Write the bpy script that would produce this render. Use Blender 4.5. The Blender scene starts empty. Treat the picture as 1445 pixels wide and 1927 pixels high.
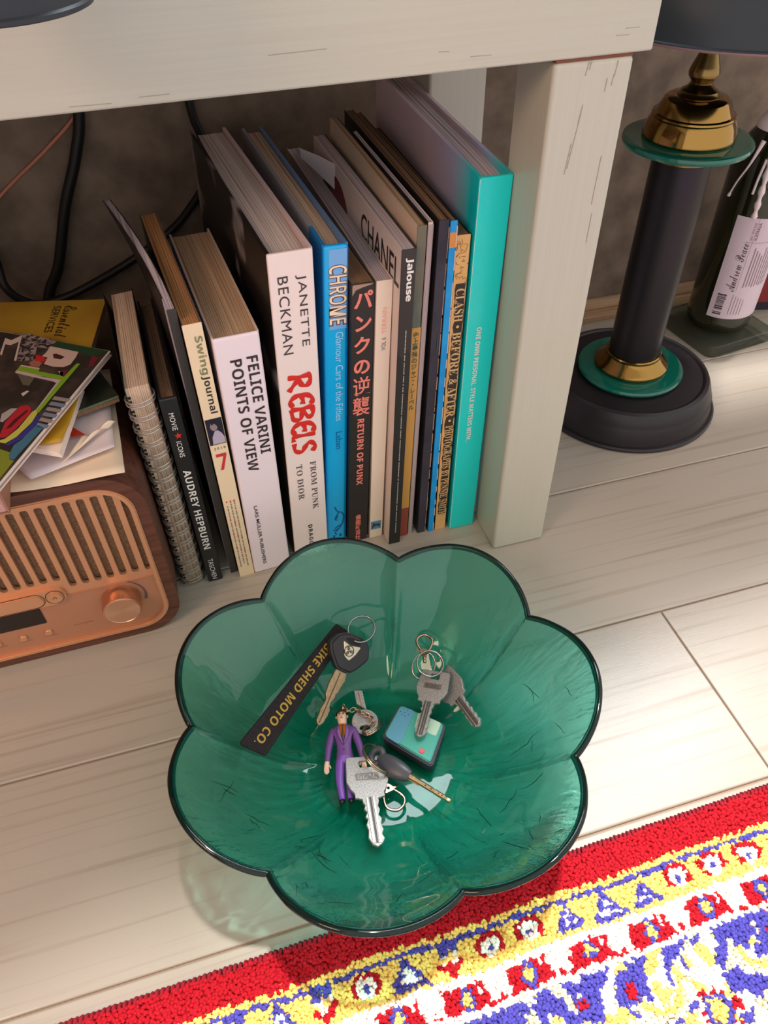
import bpy, bmesh, math, random
import numpy as np
from mathutils import Vector, Matrix, Euler
from mathutils import noise as mnoise

S = bpy.context.scene
COL = S.collection
RND = random.Random(11)
rad = math.radians

# ------------------------------------------------------------------ camera
CAM_H = 0.525
YAW, PITCH, ROLL, FPX = 0.267912, 0.789670, 0.0238075, 1424.864
_f = Vector((math.sin(YAW) * math.cos(PITCH), math.cos(YAW) * math.cos(PITCH), -math.sin(PITCH)))
_r = Vector((math.cos(YAW), -math.sin(YAW), 0.0))
_d = _f.cross(_r)
_r2 = math.cos(ROLL) * _r + math.sin(ROLL) * _d
_d2 = -math.sin(ROLL) * _r + math.cos(ROLL) * _d
cam_data = bpy.data.cameras.new('camera')
cam = bpy.data.objects.new('camera', cam_data)
COL.objects.link(cam)
cam.matrix_world = Matrix(((_r2.x, -_d2.x, -_f.x, 0), (_r2.y, -_d2.y, -_f.y, 0), (_r2.z, -_d2.z, -_f.z, CAM_H), (0, 0, 0, 1)))
cam_data.sensor_fit = 'HORIZONTAL'
cam_data.sensor_width = 36.0
cam_data.lens = 36.0 * FPX / 1445.0
cam_data.clip_start = 0.01

S.camera = cam


def at(px, py, z=0.0):
    """world point where the sight line of a photo pixel meets the height z"""
    v = _r2 * ((px - 722.5) / FPX) + _d2 * ((py - 963.5) / FPX) + _f
    t = (z - CAM_H) / v.z
    return Vector((v.x * t, v.y * t, z))


def aty(px, py, y):
    """world point where the sight line of a photo pixel meets the vertical plane y"""
    v = _r2 * ((px - 722.5) / FPX) + _d2 * ((py - 963.5) / FPX) + _f
    t = y / v.y
    return Vector((v.x * t, y, CAM_H + v.z * t))


# ------------------------------------------------------------------ light
SUN_DIR = Vector((0.14, 0.155, 1.0))          # towards the sun
W = bpy.data.worlds.new('daylight')
S.world = W
W.use_nodes = True
wn = W.node_tree
wn.nodes.clear()
wo = wn.nodes.new('ShaderNodeOutputWorld')
wb = wn.nodes.new('ShaderNodeBackground')
wb.inputs['Color'].default_value = (0.985, 0.965, 0.935, 1)
wb.inputs['Strength'].default_value = 1.20
wn.links.new(wb.outputs[0], wo.inputs[0])

sun_d = bpy.data.lights.new('sun', 'SUN')
sun_d.energy = 4.6
sun_d.angle = rad(3.2)
sun_d.color = (1.0, 0.97, 0.94)
sun = bpy.data.objects.new('sun', sun_d)
COL.objects.link(sun)
sun.rotation_euler = SUN_DIR.to_track_quat('Z', 'Y').to_euler()
sun.location = (0.5, 0.5, 3)

win_d = bpy.data.lights.new('window_light', 'AREA')
win_d.shape = 'RECTANGLE'
win_d.size = 1.02
win_d.size_y = 0.74
win_d.energy = 29
win_d.color = (0.84, 0.92, 1.0)
win = bpy.data.objects.new('window_light', win_d)
COL.objects.link(win)
win.location = (0.70, 0.822, 1.35)
win.rotation_euler = (rad(-90), 0, 0)

lamp_d = bpy.data.lights.new('room_lamp', 'POINT')
lamp_d.energy = 24
lamp_d.color = (1.0, 0.66, 0.48)
lamp_d.shadow_soft_size = 0.22
room_lamp = bpy.data.objects.new('room_lamp', lamp_d)
COL.objects.link(room_lamp)
room_lamp.location = (-0.80, -0.25, 1.05)

S.view_settings.view_transform = 'Standard'
S.view_settings.look = 'None'
S.view_settings.exposure = 0.02
S.view_settings.gamma = 1.0
S.view_settings.use_curve_mapping = False
S.cycles.max_bounces = 10
S.cycles.transparent_max_bounces = 24
S.cycles.caustics_reflective = False
S.cycles.caustics_refractive = True


# ------------------------------------------------------------------ materials
def lin(c):
    o = []
    for v in c[:3]:
        v = v / 255.0
        o.append(v / 12.92 if v <= 0.04045 else ((v + 0.055) / 1.055) ** 2.4)
    return (*o, 1.0)


MATS = {}


def mat(name, col, rough=0.5, metal=0.0, col2=None, nscale=20.0, stretch=(1, 1, 1), detail=4.0, lo=0.4, hi=0.6,
        bump=0.0, bscale=None, bstretch=None, bdist=0.001, spec=0.5, coat=0.0, trans=0.0, ior=1.45, sheen=0.0, bdetail=4.0):
    if name in MATS:
        return MATS[name]
    m = bpy.data.materials.new(name)
    m.use_nodes = True
    nt = m.node_tree
    p = nt.nodes['Principled BSDF']
    p.inputs['Base Color'].default_value = lin(col)
    p.inputs['Roughness'].default_value = rough
    p.inputs['Metallic'].default_value = metal
    p.inputs['Specular IOR Level'].default_value = spec
    p.inputs['Coat Weight'].default_value = coat
    p.inputs['Coat Roughness'].default_value = 0.08
    p.inputs['Transmission Weight'].default_value = trans
    p.inputs['IOR'].default_value = ior
    p.inputs['Sheen Weight'].default_value = sheen
    tc = nt.nodes.new('ShaderNodeTexCoord')

    def nz(scale, st, det):
        mp = nt.nodes.new('ShaderNodeMapping')
        mp.inputs['Scale'].default_value = st
        nt.links.new(tc.outputs['Object'], mp.inputs['Vector'])
        n = nt.nodes.new('ShaderNodeTexNoise')
        n.inputs['Scale'].default_value = scale
        n.inputs['Detail'].default_value = det
        nt.links.new(mp.outputs['Vector'], n.inputs['Vector'])
        return n
    if col2 is not None:
        n = nz(nscale, stretch, detail)
        mr = nt.nodes.new('ShaderNodeMapRange')
        mr.inputs['From Min'].default_value = lo
        mr.inputs['From Max'].default_value = hi
        nt.links.new(n.outputs['Fac'], mr.inputs['Value'])
        mx = nt.nodes.new('ShaderNodeMix')
        mx.data_type = 'RGBA'
        mx.inputs['A'].default_value = lin(col)
        mx.inputs['B'].default_value = lin(col2)
        nt.links.new(mr.outputs['Result'], mx.inputs['Factor'])
        nt.links.new(mx.outputs['Result'], p.inputs['Base Color'])
    if bump > 0:
        n2 = nz(bscale or nscale, bstretch or stretch, bdetail)
        b = nt.nodes.new('ShaderNodeBump')
        b.inputs['Strength'].default_value = bump
        b.inputs['Distance'].default_value = bdist
        nt.links.new(n2.outputs['Fac'], b.inputs['Height'])
        nt.links.new(b.outputs['Normal'], p.inputs['Normal'])
    MATS[name] = m
    return m


# ------------------------------------------------------------------ mesh helpers
class MB:
    def __init__(self):
        self.bm = bmesh.new()

    def _merge(self, t, mi=0, M=None):
        vm = {}
        for v in t.verts:
            vm[v] = self.bm.verts.new(M @ v.co if M else v.co)
        for f in t.faces:
            try:
                nf = self.bm.faces.new([vm[v] for v in f.verts])
                nf.material_index = mi if mi is not None else f.material_index
            except ValueError:
                pass
        t.free()
        return list(vm.values())

    def box(self, x0, x1, y0, y1, z0, z1, mi=0, bevel=0.0, seg=2, M=None):
        t = bmesh.new()
        vs = [t.verts.new((x, y, z)) for x in (x0, x1) for y in (y0, y1) for z in (z0, z1)]
        for q in ((0, 1, 3, 2), (4, 6, 7, 5), (0, 4, 5, 1), (2, 3, 7, 6), (0, 2, 6, 4), (1, 5, 7, 3)):
            t.faces.new([vs[i] for i in q])
        if bevel > 0:
            bmesh.ops.bevel(t, geom=list(t.edges), offset=bevel, segments=seg, affect='EDGES', profile=0.5)
        return self._merge(t, mi, M)

    def lathe(self, prof, n=48, mi=0, M=None, cap=True):
        t = bmesh.new()
        rings = []
        for r, z in prof:
            if r < 1e-6:
                rings.append([t.verts.new((0, 0, z))])
            else:
                rings.append([t.verts.new((r * math.cos(2 * math.pi * i / n), r * math.sin(2 * math.pi * i / n), z)) for i in range(n)])
        for a, b in zip(rings, rings[1:]):
            for i in range(n):
                j = (i + 1) % n
                if len(a) == 1 and len(b) == 1:
                    continue
                if len(a) == 1:
                    t.faces.new((a[0], b[j], b[i]))
                elif len(b) == 1:
                    t.faces.new((a[i], a[j], b[0]))
                else:
                    t.faces.new((a[i], a[j], b[j], b[i]))
        return self._merge(t, mi, M)

    def tube(self, pts, r, n=8, mi=0, closed=False, M=None, caps=True):
        pts = [Vector(p) for p in pts]
        rs = r if isinstance(r, (list, tuple)) else [r] * len(pts)
        t = bmesh.new()
        N = len(pts)
        rings = []
        up = None
        for i, p in enumerate(pts):
            a = pts[(i - 1) % N] if (closed or i > 0) else p
            b = pts[(i + 1) % N] if (closed or i < N - 1) else p
            d = (b - a).normalized()
            if up is None:
                up = d.orthogonal().normalized()
            up = (up - d * up.dot(d))
            if up.length < 1e-6:
                up = d.orthogonal()
            up.normalize()
            sd = d.cross(up)
            rings.append([t.verts.new(p + (up * math.cos(2 * math.pi * k / n) + sd * math.sin(2 * math.pi * k / n)) * rs[i]) for k in range(n)])
        pairs = list(zip(rings, rings[1:])) + ([(rings[-1], rings[0])] if closed else [])
        for a, b in pairs:
            off = 0
            if closed and a is rings[-1]:
                off = min(range(n), key=lambda o: (a[0].co - b[o].co).length)
            for k in range(n):
                k2 = (k + 1) % n
                t.faces.new((a[k], a[k2], b[(k2 + off) % n], b[(k + off) % n]))
        if not closed and caps:
            t.faces.new(list(reversed(rings[0])))
            t.faces.new(rings[-1])
        return self._merge(t, mi, M)

    def prism(self, loops, z0, z1, mi=0, bevel=0.0, M=None, seg=1):
        """extrude a flat outline (first loop) with holes (others) from z0 to z1"""
        t = bmesh.new()
        es = []
        for lp in loops:
            vs = [t.verts.new((x, y, z0)) for x, y in lp]
            es += [t.edges.new((vs[i], vs[(i + 1) % len(vs)])) for i in range(len(vs))]
        if len(loops) == 1:
            t.faces.new(vs)
        else:
            bmesh.ops.triangle_fill(t, use_beauty=True, use_dissolve=False, edges=es)
        bmesh.ops.recalc_face_normals(t, faces=list(t.faces))
        r = bmesh.ops.extrude_face_region(t, geom=list(t.faces))
        ev = [g for g in r['geom'] if isinstance(g, bmesh.types.BMVert)]
        bmesh.ops.translate(t, vec=(0, 0, z1 - z0), verts=ev)
        bmesh.ops.recalc_face_normals(t, faces=list(t.faces))
        if bevel > 0:
            ed = [e for e in t.edges if len(e.link_faces) == 2 and abs(e.verts[0].co.z - e.verts[1].co.z) < 1e-7
                  and abs(e.verts[0].co.z - z1) < 1e-7 and e.calc_face_angle(0) > 0.7]
            bmesh.ops.bevel(t, geom=ed, offset=bevel, segments=seg, affect='EDGES')
        return self._merge(t, mi, M)

    def loft(self, secs, mi=0, caps=True, M=None, closed_sec=True):
        t = bmesh.new()
        rings = [[t.verts.new(p) for p in s] for s in secs]
        n = len(rings[0])
        for a, b in zip(rings, rings[1:]):
            for k in range(n if closed_sec else n - 1):
                k2 = (k + 1) % n
                t.faces.new((a[k], a[k2], b[k2], b[k]))
        if caps and closed_sec:
            t.faces.new(list(reversed(rings[0])))
            t.faces.new(rings[-1])
        return self._merge(t, mi, M)

    def sheet(self, fn, nu, nv, mi=0):
        vs = [[self.bm.verts.new(fn(i / nu, j / nv)) for j in range(nv + 1)] for i in range(nu + 1)]
        for i in range(nu):
            for j in range(nv):
                f = self.bm.faces.new((vs[i][j], vs[i + 1][j], vs[i + 1][j + 1], vs[i][j + 1]))
                f.material_index = mi
        return vs

    def warp(self, fn):
        for v in self.bm.verts:
            v.co = fn(v.co)

    def done(self, name, mats, parent=None, smooth=35, recalc=True, M=None):
        if recalc:
            bmesh.ops.recalc_face_normals(self.bm, faces=list(self.bm.faces))
        me = bpy.data.meshes.new(name)
        self.bm.to_mesh(me)
        self.bm.free()
        for m in (mats if isinstance(mats, (list, tuple)) else [mats]):
            me.materials.append(m)
        if smooth:
            me.polygons.foreach_set('use_smooth', [True] * len(me.polygons))
            me.set_sharp_from_angle(angle=rad(smooth))
        o = bpy.data.objects.new(name, me)
        COL.objects.link(o)
        if smooth and smooth <= 50 and len(me.polygons) < 2500:
            w = o.modifiers.new('weighted_normals', 'WEIGHTED_NORMAL')
            w.keep_sharp = True
        if parent:
            o.parent = parent
        if M is not None:
            o.matrix_basis = M
        return o


def tag(o, label=None, cat=None, group=None, kind=None):
    if label:
        o['label'] = label
    if cat:
        o['category'] = cat
    if group:
        o['group'] = group
    if kind:
        o['kind'] = kind
    return o


def thing(name, label, cat, loc=(0, 0, 0), rot=(0, 0, 0), group=None, M=None):
    o = bpy.data.objects.new(name, None)
    o.empty_display_size = 0.02
    COL.objects.link(o)
    if M is not None:
        o.matrix_world = M
    else:
        o.location = loc
        o.rotation_euler = rot
    return tag(o, label, cat, group)


def frame(p0, p1, nrm):
    """matrix with origin p0, x towards p1, z close to nrm"""
    x = (p1 - p0).normalized()
    z = Vector(nrm)
    z = (z - x * z.dot(x)).normalized()
    y = z.cross(x)
    return Matrix(((x.x, y.x, z.x, p0.x), (x.y, y.y, z.y, p0.y), (x.z, y.z, z.z, p0.z), (0, 0, 0, 1)))


def rrect(x0, x1, y0, y1, r, n=6):
    o = []
    for cx, cy, a0 in ((x1 - r, y1 - r, 0), (x0 + r, y1 - r, 90), (x0 + r, y0 + r, 180), (x1 - r, y0 + r, 270)):
        for i in range(n + 1):
            a = rad(a0 + 90 * i / n)
            o.append((cx + r * math.cos(a), cy + r * math.sin(a)))
    return o


def circ(cx, cy, r, n=24, ry=None):
    return [(cx + r * math.cos(2 * math.pi * i / n), cy + (ry or r) * math.sin(2 * math.pi * i / n)) for i in range(n)]


def smooth_path(pts, k=8):
    pts = [Vector(p) for p in pts]
    o = []
    for i in range(len(pts) - 1):
        p0 = pts[max(i - 1, 0)]
        p1, p2 = pts[i], pts[i + 1]
        p3 = pts[min(i + 2, len(pts) - 1)]
        for j in range(k):
            t = j / k
            o.append(0.5 * ((2 * p1) + (p2 - p0) * t + (2 * p0 - 5 * p1 + 4 * p2 - p3) * t * t + (3 * p1 - p0 - 3 * p2 + p3) * t ** 3))
    o.append(pts[-1])
    return o


# ------------------------------------------------------------------ lettering
STYLE = {'bold': (0x1D5D4, 0x1D5EE, 0x1D7EC), 'serif': (0x1D400, 0x1D41A, 0x1D7CE), 'italic': (0x1D434, 0x1D44E, None),
         'script': (0x1D4D0, 0x1D4EA, None), 'sans': (0x1D5A0, 0x1D5BA, 0x1D7E2)}


def styled(s, st):
    if st not in STYLE:
        return s
    A, a, d = STYLE[st]
    o = ''
    for c in s:
        if 'A' <= c <= 'Z':
            o += chr(A + ord(c) - 65)
        elif 'a' <= c <= 'z':
            o += chr(a + ord(c) - 97)
        elif d and c.isdigit():
            o += chr(d + int(c))
        else:
            o += c
    return o


def text_mesh(s, st=None, off=0.0, space=1.0, line=1.0):
    c = bpy.data.curves.new('lettering', 'FONT')
    c.body = styled(s, st)
    c.size = 1.0
    c.offset = off
    c.space_character = space
    c.space_line = line
    c.resolution_u = 4
    c.fill_mode = 'FRONT'
    o = bpy.data.objects.new('lettering', c)
    COL.objects.link(o)
    bpy.context.view_layer.update()
    me = bpy.data.meshes.new_from_object(o.evaluated_get(bpy.context.evaluated_depsgraph_get()))
    bpy.data.objects.remove(o)
    bpy.data.curves.remove(c)
    return me


def letter(s, fn, m, parent, name='lettering', st=None, off=0.0, space=1.0, label=None, line=1.0):
    """lettering whose box 0..1 x 0..1 is carried to space by fn(u, v)"""
    me = text_mesh(s, st, off, space, line)
    n = len(me.vertices)
    co = np.zeros(n * 3, dtype=np.float32)
    me.vertices.foreach_get('co', co)
    co = co.reshape(-1, 3)
    mn, mx = co.min(0), co.max(0)
    uv = (co[:, :2] - mn[:2]) / np.maximum(mx[:2] - mn[:2], 1e-9)
    for i, v in enumerate(me.vertices):
        v.co = fn(float(uv[i, 0]), float(uv[i, 1]))
    me.materials.clear()
    me.materials.append(m)
    me.name = name
    o = bpy.data.objects.new(name, me)
    COL.objects.link(o)
    o.parent = parent
    if label:
        o['label'] = label
    return o


INK = lambda n, c, r=0.5: mat('ink_' + n, c, r)

# ------------------------------------------------------------------ the room
plank_m = mat('plank_wood', (179, 168, 155), 0.22, col2=(158, 144, 129), nscale=3.0, stretch=(1.0, 50, 1), detail=4, lo=0.54, hi=0.74,
              bump=0.10, bscale=16, bstretch=(5.0, 60, 1), bdist=0.0006, bdetail=4, spec=0.6)
joint_m = mat('floor_joint', (158, 134, 112), 0.8)
mb = MB()
mb.box(-1.7, 1.9, -1.2, 0.80, -0.02, -0.0022)
floor = tag(mb.done('floor', joint_m, smooth=0), kind='structure')
ROWS = [0.79 + 0.1585, 0.79, 0.634, 0.4755, 0.3170, 0.1625]
ys = [0.79, 0.634, 0.4755, 0.3170, 0.1625]
y = 0.1625
while y > -1.1:
    y -= 0.1555
    ys.append(y)
for i in range(len(ys) - 1):
    y1, y0 = ys[i], ys[i + 1]
    if i == 2 + 1:
        xs = [-1.7, -0.62, 0.3312, 1.25, 1.9]
    else:
        xs = {0: [-1.7, -0.45, 0.95, 1.9], 1: [-1.7, -0.95, 0.86, 1.9], 2: [-1.7, -0.72, 0.72, 1.9], 4: [-1.7, -0.85, 0.62, 1.9]}.get(
            i, [-1.7, -0.7 + 0.37 * (i % 3), 0.5 + 0.29 * (i % 4), 1.9])
    for a, b in zip(xs, xs[1:]):
        mb = MB()
        mb.box(a + 0.0006 - (a + b) / 2, b - 0.0006 - (a + b) / 2, -(y1 - y0) / 2 + 0.0006, (y1 - y0) / 2 - 0.0006, -0.006, 0.0, bevel=0.0014, seg=3)
        o = mb.done('plank', plank_m, floor, smooth=0)
        o.location = ((a + b) / 2, (y0 + y1) / 2, 0)

wall_m = mat('mottled_wall', (136, 116, 100), 0.75, col2=(103, 87, 74), nscale=30, detail=10, lo=0.34, hi=0.66, bump=0.2, bscale=60, bdist=0.002)
WX0, WX1, WZ0, WZ1 = 0.16, 1.24, 0.95, 1.75        # window opening in the back wall, right of the picture
mb = MB()
mb.box(-1.7, WX0, 0.776, 0.83, -0.02, 2.42)
mb.box(WX1, 1.9, 0.776, 0.83, -0.02, 2.42)
mb.box(WX0, WX1, 0.776, 0.83, -0.02, WZ0)
mb.box(WX0, WX1, 0.776, 0.83, WZ1, 2.42)
tag(mb.done('wall_back', wall_m, smooth=0), kind='structure')
frame_m = mat('window_frame_white', (226, 222, 214), 0.5)
mb = MB()
for x0, x1, z0, z1 in ((WX0, WX0 + .03, WZ0, WZ1), (WX1 - .03, WX1, WZ0, WZ1), (WX0, WX1, WZ0, WZ0 + .03), (WX0, WX1, WZ1 - .03, WZ1), ((WX0 + WX1) / 2 - .012, (WX0 + WX1) / 2 + .012, WZ0, WZ1)):
    mb.box(x0, x1, 0.772, 0.80, z0, z1, bevel=0.002)
tag(mb.done('window_1', frame_m), kind='structure')
trim_m = mat('trim_wood', (192, 160, 126), 0.55, col2=(160, 124, 92), nscale=6, stretch=(1, 30, 30), lo=0.35, hi=0.65)
mb = MB()
mb.box(-1.7, 1.9, 0.752, 0.776, 0.0, 0.009, bevel=0.002)
tag(mb.done('trim_1', trim_m), kind='structure')
mb = MB()
mb.box(-1.7, 1.9, 0.765, 0.776, 0.009, 0.021, bevel=0.002)
tag(mb.done('trim_2', trim_m), kind='structure')
mb = MB()
mb.box(-1.10, -1.05, -1.0, 0.80, -0.02, 2.42)  # unseen wall added to hold back light from the left
tag(mb.done('light_block_left', wall_m, smooth=0), kind='structure')
light_cut_m = mat('light_cut_white', (214, 210, 202), 0.9)
mb = MB()
EY = lambda x: min(0.80, 0.172 + 0.20 * (x - 0.336 + 0.13) + 0.372)  # slanted edge of an unseen slab, shaped to cut off the sun
mb.prism([[(-1.7, EY(-1.7)), (0.80, EY(0.80)), (1.9, 0.80), (1.9, 0.83), (-1.7, 0.83)]], 2.40, 2.44)
mb.prism([[(-1.7, -1.6), (1.9, -1.6), (1.9, EY(1.9) - 1.0), (-0.9, EY(-0.9) - 1.0), (-1.7, -1.5)]], 2.40, 2.44)  # second unseen slab, added to block sky light from overhead
tag(mb.done('light_cut_ceiling', light_cut_m, smooth=0), kind='structure')

# ------------------------------------------------------------------ the low table
paint = mat('table_paint', (187, 185, 170), 0.30, col2=(184, 180, 165), nscale=9, stretch=(1.0, 60, 60), detail=6, lo=0.35, hi=0.7,
            bump=0.05, bscale=9, bstretch=(1.0, 90, 90), bdist=0.0006)
paint_v = mat('table_paint_legs', (187, 185, 170), 0.26, col2=(185, 181, 166), nscale=9, stretch=(60, 60, 1.0), detail=6, lo=0.35, hi=0.7,
              bump=0.05, bscale=9, bstretch=(90, 90, 1.0), bdist=0.0006)
scratch_m = mat('scratch', (158, 152, 138), 0.7)
seam_m = mat('leg_seam', (120, 70, 52), 0.8)
TY0, TY1, TX0, TX1 = 0.4240, 0.6845, -0.622, 0.2800
table = thing('low_table', 'pale grey-green painted wooden low table standing over the row of books', 'table', ((TX0 + TX1) / 2, (TY0 + TY1) / 2, 0))
lx, ly = (TX1 - TX0) / 2, (TY1 - TY0) / 2
mb = MB()
mb.box(-lx, lx, -ly, ly + 0.050, 0.4022, 0.4520, bevel=0.0016, seg=3)  # back edge stretched out of view to block window light behind
top = mb.done('tabletop', paint, table)
mb = MB()
for (px, py, L, a) in ((905, 105, 0.012, 0.02), (1190, 52, 0.009, 0.0), (1172, 66, 0.008, 0.03), (835, 97, 0.006, 0.05), (560, 98, 0.03, -0.01), (170, 198, 0.02, 0.02), (290, 180, 0.015, 0.0)):
    p = aty(px, py, TY0) - Vector(table.location)
    mb.box(-L / 2, L / 2, -0.00012, 0.0002, -0.00018, 0.00018, M=Matrix.Translation(p) @ Matrix.Rotation(a, 4, 'Y'))
tag(mb.done('scratches', scratch_m, top, smooth=0), kind='stuff')
for i, (x0, yy) in enumerate(((0.2204, TY0 + 0.0004), (0.2204, TY1 - 0.0502), (TX0 + 0.002, TY0 + 0.0004), (TX0 + 0.002, TY1 - 0.0502))):
    mb = MB()
    cx, cy = x0 + 0.02475 - table.location.x, yy + 0.025 - table.location.y
    mb.box(-0.02475, 0.02475, -0.0248, 0.0248, 0.0, 0.4008, bevel=0.0028, seg=4)
    lg = mb.done('leg', paint_v, table)
    lg.location = (cx, cy, 0)
    mb = MB()
    mb.box(-0.0236, 0.0236, -0.0238, 0.0238, 0.4006, 0.4024)
    mb.done('joint', seam_m, lg, smooth=0)
    if i == 0:
        mb = MB()
        for (px, py, L, a) in ((1080, 265, 0.032, 0.12), (1160, 128, 0.008, 0.1), (1153, 150, 0.006, 0.12), (1140, 160, 0.007, 0.05), (1068, 300, 0.018, 0.1), (1122, 340, 0.03, 0.03), (1108, 430, 0.02, 0.02), (1092, 215, 0.01, 0.15), (1105, 130, 0.007, 0.2), (1112, 122, 0.005, 0.2)):
            p = aty(px, py, TY0 + 0.0004) - Vector(table.location) - Vector(lg.location)
            mb.box(-0.00014, 0.00014, -0.00012, 0.0002, -L / 2, L / 2, M=Matrix.Translation(p) @ Matrix.Rotation(a, 4, 'Y'))
        tag(mb.done('scratches', scratch_m, lg, smooth=0), kind='stuff')

# ------------------------------------------------------------------ the rug
RUG_A = Vector((-0.1042, 0.1485, 0))
ra = rad(0.75)
RU = Vector((math.cos(ra), math.sin(ra), 0))
RN = Vector((math.sin(ra), -math.cos(ra), 0))
RED, YEL, BLU, CRM, GRY = lin((180, 18, 34)), lin((244, 206, 112)), lin((80, 74, 168)), lin((246, 238, 226)), lin((214, 208, 176))


def hsh(i, j=0):
    return (math.sin(i * 127.1 + j * 311.7) * 43758.5453) % 1.0


ROSES = [(0.310, 0.105, 0.019), (0.385, 0.083, 0.014), (0.205, 0.112, 0.017), (0.09, 0.100, 0.018), (0.46, 0.12, 0.02), (-0.02, 0.112, 0.018), (0.262, 0.138, 0.016),
         (0.34, 0.16, 0.02), (0.14, 0.15, 0.02), (0.42, 0.175, 0.02), (0.02, 0.165, 0.02), (0.55, 0.10, 0.02), (-0.12, 0.11, 0.02), (-0.2, 0.15, 0.02), (0.24, 0.19, 0.02)]
ARCS = [(0.282, 0.0815, 0.016, 200, 380), (0.352, 0.0790, 0.015, 180, 340), (0.232, 0.088, 0.016, 150, 330), (0.17, 0.09, 0.016, 200, 370), (0.418, 0.1, 0.016, 120, 320),
        (0.13, 0.118, 0.014, 30, 200), (0.26, 0.113, 0.014, 20, 190), (0.36, 0.125, 0.014, 60, 220), (0.05, 0.13, 0.015, 180, 360), (0.05, 0.085, 0.015, 180, 360), (0.49, 0.085, 0.015, 180, 360), (-0.06, 0.085, 0.015, 180, 360)]


def rug_colour(u, v):
    w = mnoise.noise(Vector((u * 160, v * 160, 1.7))) * 0.0013 + mnoise.noise(Vector((u * 420, v * 420, 4.1))) * 0.0009
    v2 = v + w + 0.0007 * math.sin(u * 60)
    if v2 < 0.0195:
        return RED
    if v2 < 0.0232:
        return YEL
    if v2 < 0.0258:
        return BLU
    if v2 < 0.0445:
        k = math.floor(u / 0.0262)
        a = u + w - (k + 0.5) * 0.0262
        a, b = a * 0.82, (v2 - 0.0350) * 0.82
        t = (k * 2 + (1 if hsh(k) > 0.6 else 0)) % 5
        if t in (0, 3):                                   # outlined triangular bloom
            e = max(abs(a) * 1.15 + b * -0.75, b) + (0.001 if t else 0)
            if e < 0.0038:
                return CRM if (b * 900 % 4) > 1.2 else BLU
            return BLU if e < 0.0064 else YEL
        if t in (1, 4):                                   # red edged flower
            d = math.hypot(a, b * 1.1 + abs(a) * 0.25)
            if d < 0.0016:
                return BLU
            if d < 0.0052:
                return CRM
            return RED if d < 0.0076 and b < 0.003 else YEL
        d = abs(a) - 0.5 * (0.004 - b)                      # tulip
        if b < -0.001 and abs(abs(a) - 0.003) < 0.0021:
            return BLU if b < -0.0035 else CRM
        if 0 <= b < 0.0065 and abs(a) < 0.0075 - b * 0.9:
            return RED if abs(abs(a) - (0.006 - b * 0.9)) < 0.0018 or abs(a) < 0.0009 else CRM
        return YEL
    if v2 < 0.0492:
        return CRM
    if v2 < 0.0625:
        p = 0.0405
        k = math.floor(u / p)
        a = (u + w - (k + 0.5) * p) * 1.06
        b = (v2 - 0.0560) * 0.86
        e = abs(a + 0.0105) * 0.9 + abs(b + 0.0005) * 0.75     # diamond
        if e < 0.0034:
            return YEL
        if e < 0.0056:
            return BLU
        f = math.hypot((a - 0.0105) * 0.72, (b + 0.0028)) + 0.0018 * math.sin(a * 700)
        if f < 0.0074:
            return CRM
        return RED
    if v2 < 0.0665:
        return CRM if mnoise.noise(Vector((u * 130, 9.0, 0))) > -0.25 else GRY
    for cx, cy, r in ROSES:
        dx, dy = u + w - cx, v2 - cy
        d = math.hypot(dx, dy)
        if d < r * 1.35:
            th = math.atan2(dy, dx)
            pet = r * (0.80 + 0.28 * math.cos(6 * th + cx * 40))
            if d < r * 0.33:
                return YEL
            if d < r * 0.45:
                return BLU
            if d < pet * 0.72:
                return RED if math.cos(9 * th) > -0.35 else CRM
            if d < pet * 1.15:
                return YEL if math.cos(5 * th + cx * 90) > 0.45 else CRM
    for cx, cy, r, a0, a1 in ARCS:
        dx, dy = u + w - cx, v2 - cy
        d = math.hypot(dx, dy)
        th = math.degrees(math.atan2(-dy, dx)) % 360
        if (a0 <= th <= a1 or a0 <= th + 360 <= a1):
            if abs(d - r) < 0.0032:
                return YEL if d < r + 0.0004 else GRY
            if abs(d - r) < 0.0052:
                return CRM
    q = mnoise.noise(Vector((u * 62, v * 62, 3.3)))
    q2 = mnoise.noise(Vector((u * 95 + 7, v * 95, 8.3)))
    if q > 0.20:
        return CRM if q2 > -0.10 else YEL
    if q < -0.40 and q2 > 0:
        return RED
    if q2 > 0.38:
        return GRY
    return BLU


rug = thing('rug', 'oriental rug with red border, yellow band and blue flowered field, at bottom right', 'rug', RUG_A, (0, 0, ra))
rug_red = mat('rug_red', (178, 22, 38), 0.95)
mb = MB()
mb.box(-0.6, 1.2, -0.9, 0.0, 0.0, 0.0045, bevel=0.001)
mb.done('rug_backing', rug_red, rug)
pile_m = bpy.data.materials.new('rug_pile')
pile_m.use_nodes = True
pn = pile_m.node_tree
pb = pn.nodes['Principled BSDF']
pb.inputs['Roughness'].default_value = 0.9
pb.inputs['Specular IOR Level'].default_value = 0.25
va = pn.nodes.new('ShaderNodeAttribute')
va.attribute_name = 'yarn'
pn.links.new(va.outputs['Color'], pb.inputs['Base Color'])
rng = np.random.default_rng(5)
SPC = 0.00175
us = np.arange(-0.34, 0.62, SPC)
vs_ = np.arange(0.0012, 0.215, SPC)
UU, VV = np.meshgrid(us, vs_, indexing='ij')
UU = (UU + rng.uniform(-0.4, 0.4, UU.shape) * SPC).ravel()
VV = (VV + rng.uniform(-0.4, 0.4, VV.shape) * SPC).ravel()
n = len(UU)
cols = np.array([rug_colour(float(a), float(b)) for a, b in zip(UU, VV)], dtype=np.float32)
cols[:, :3] *= rng.uniform(0.90, 1.07, (n, 1)).astype(np.float32)
cols[:, :3] = np.clip(cols[:, :3], 0, 0.93)
ang0 = rng.uniform(0, math.pi, n)
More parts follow.
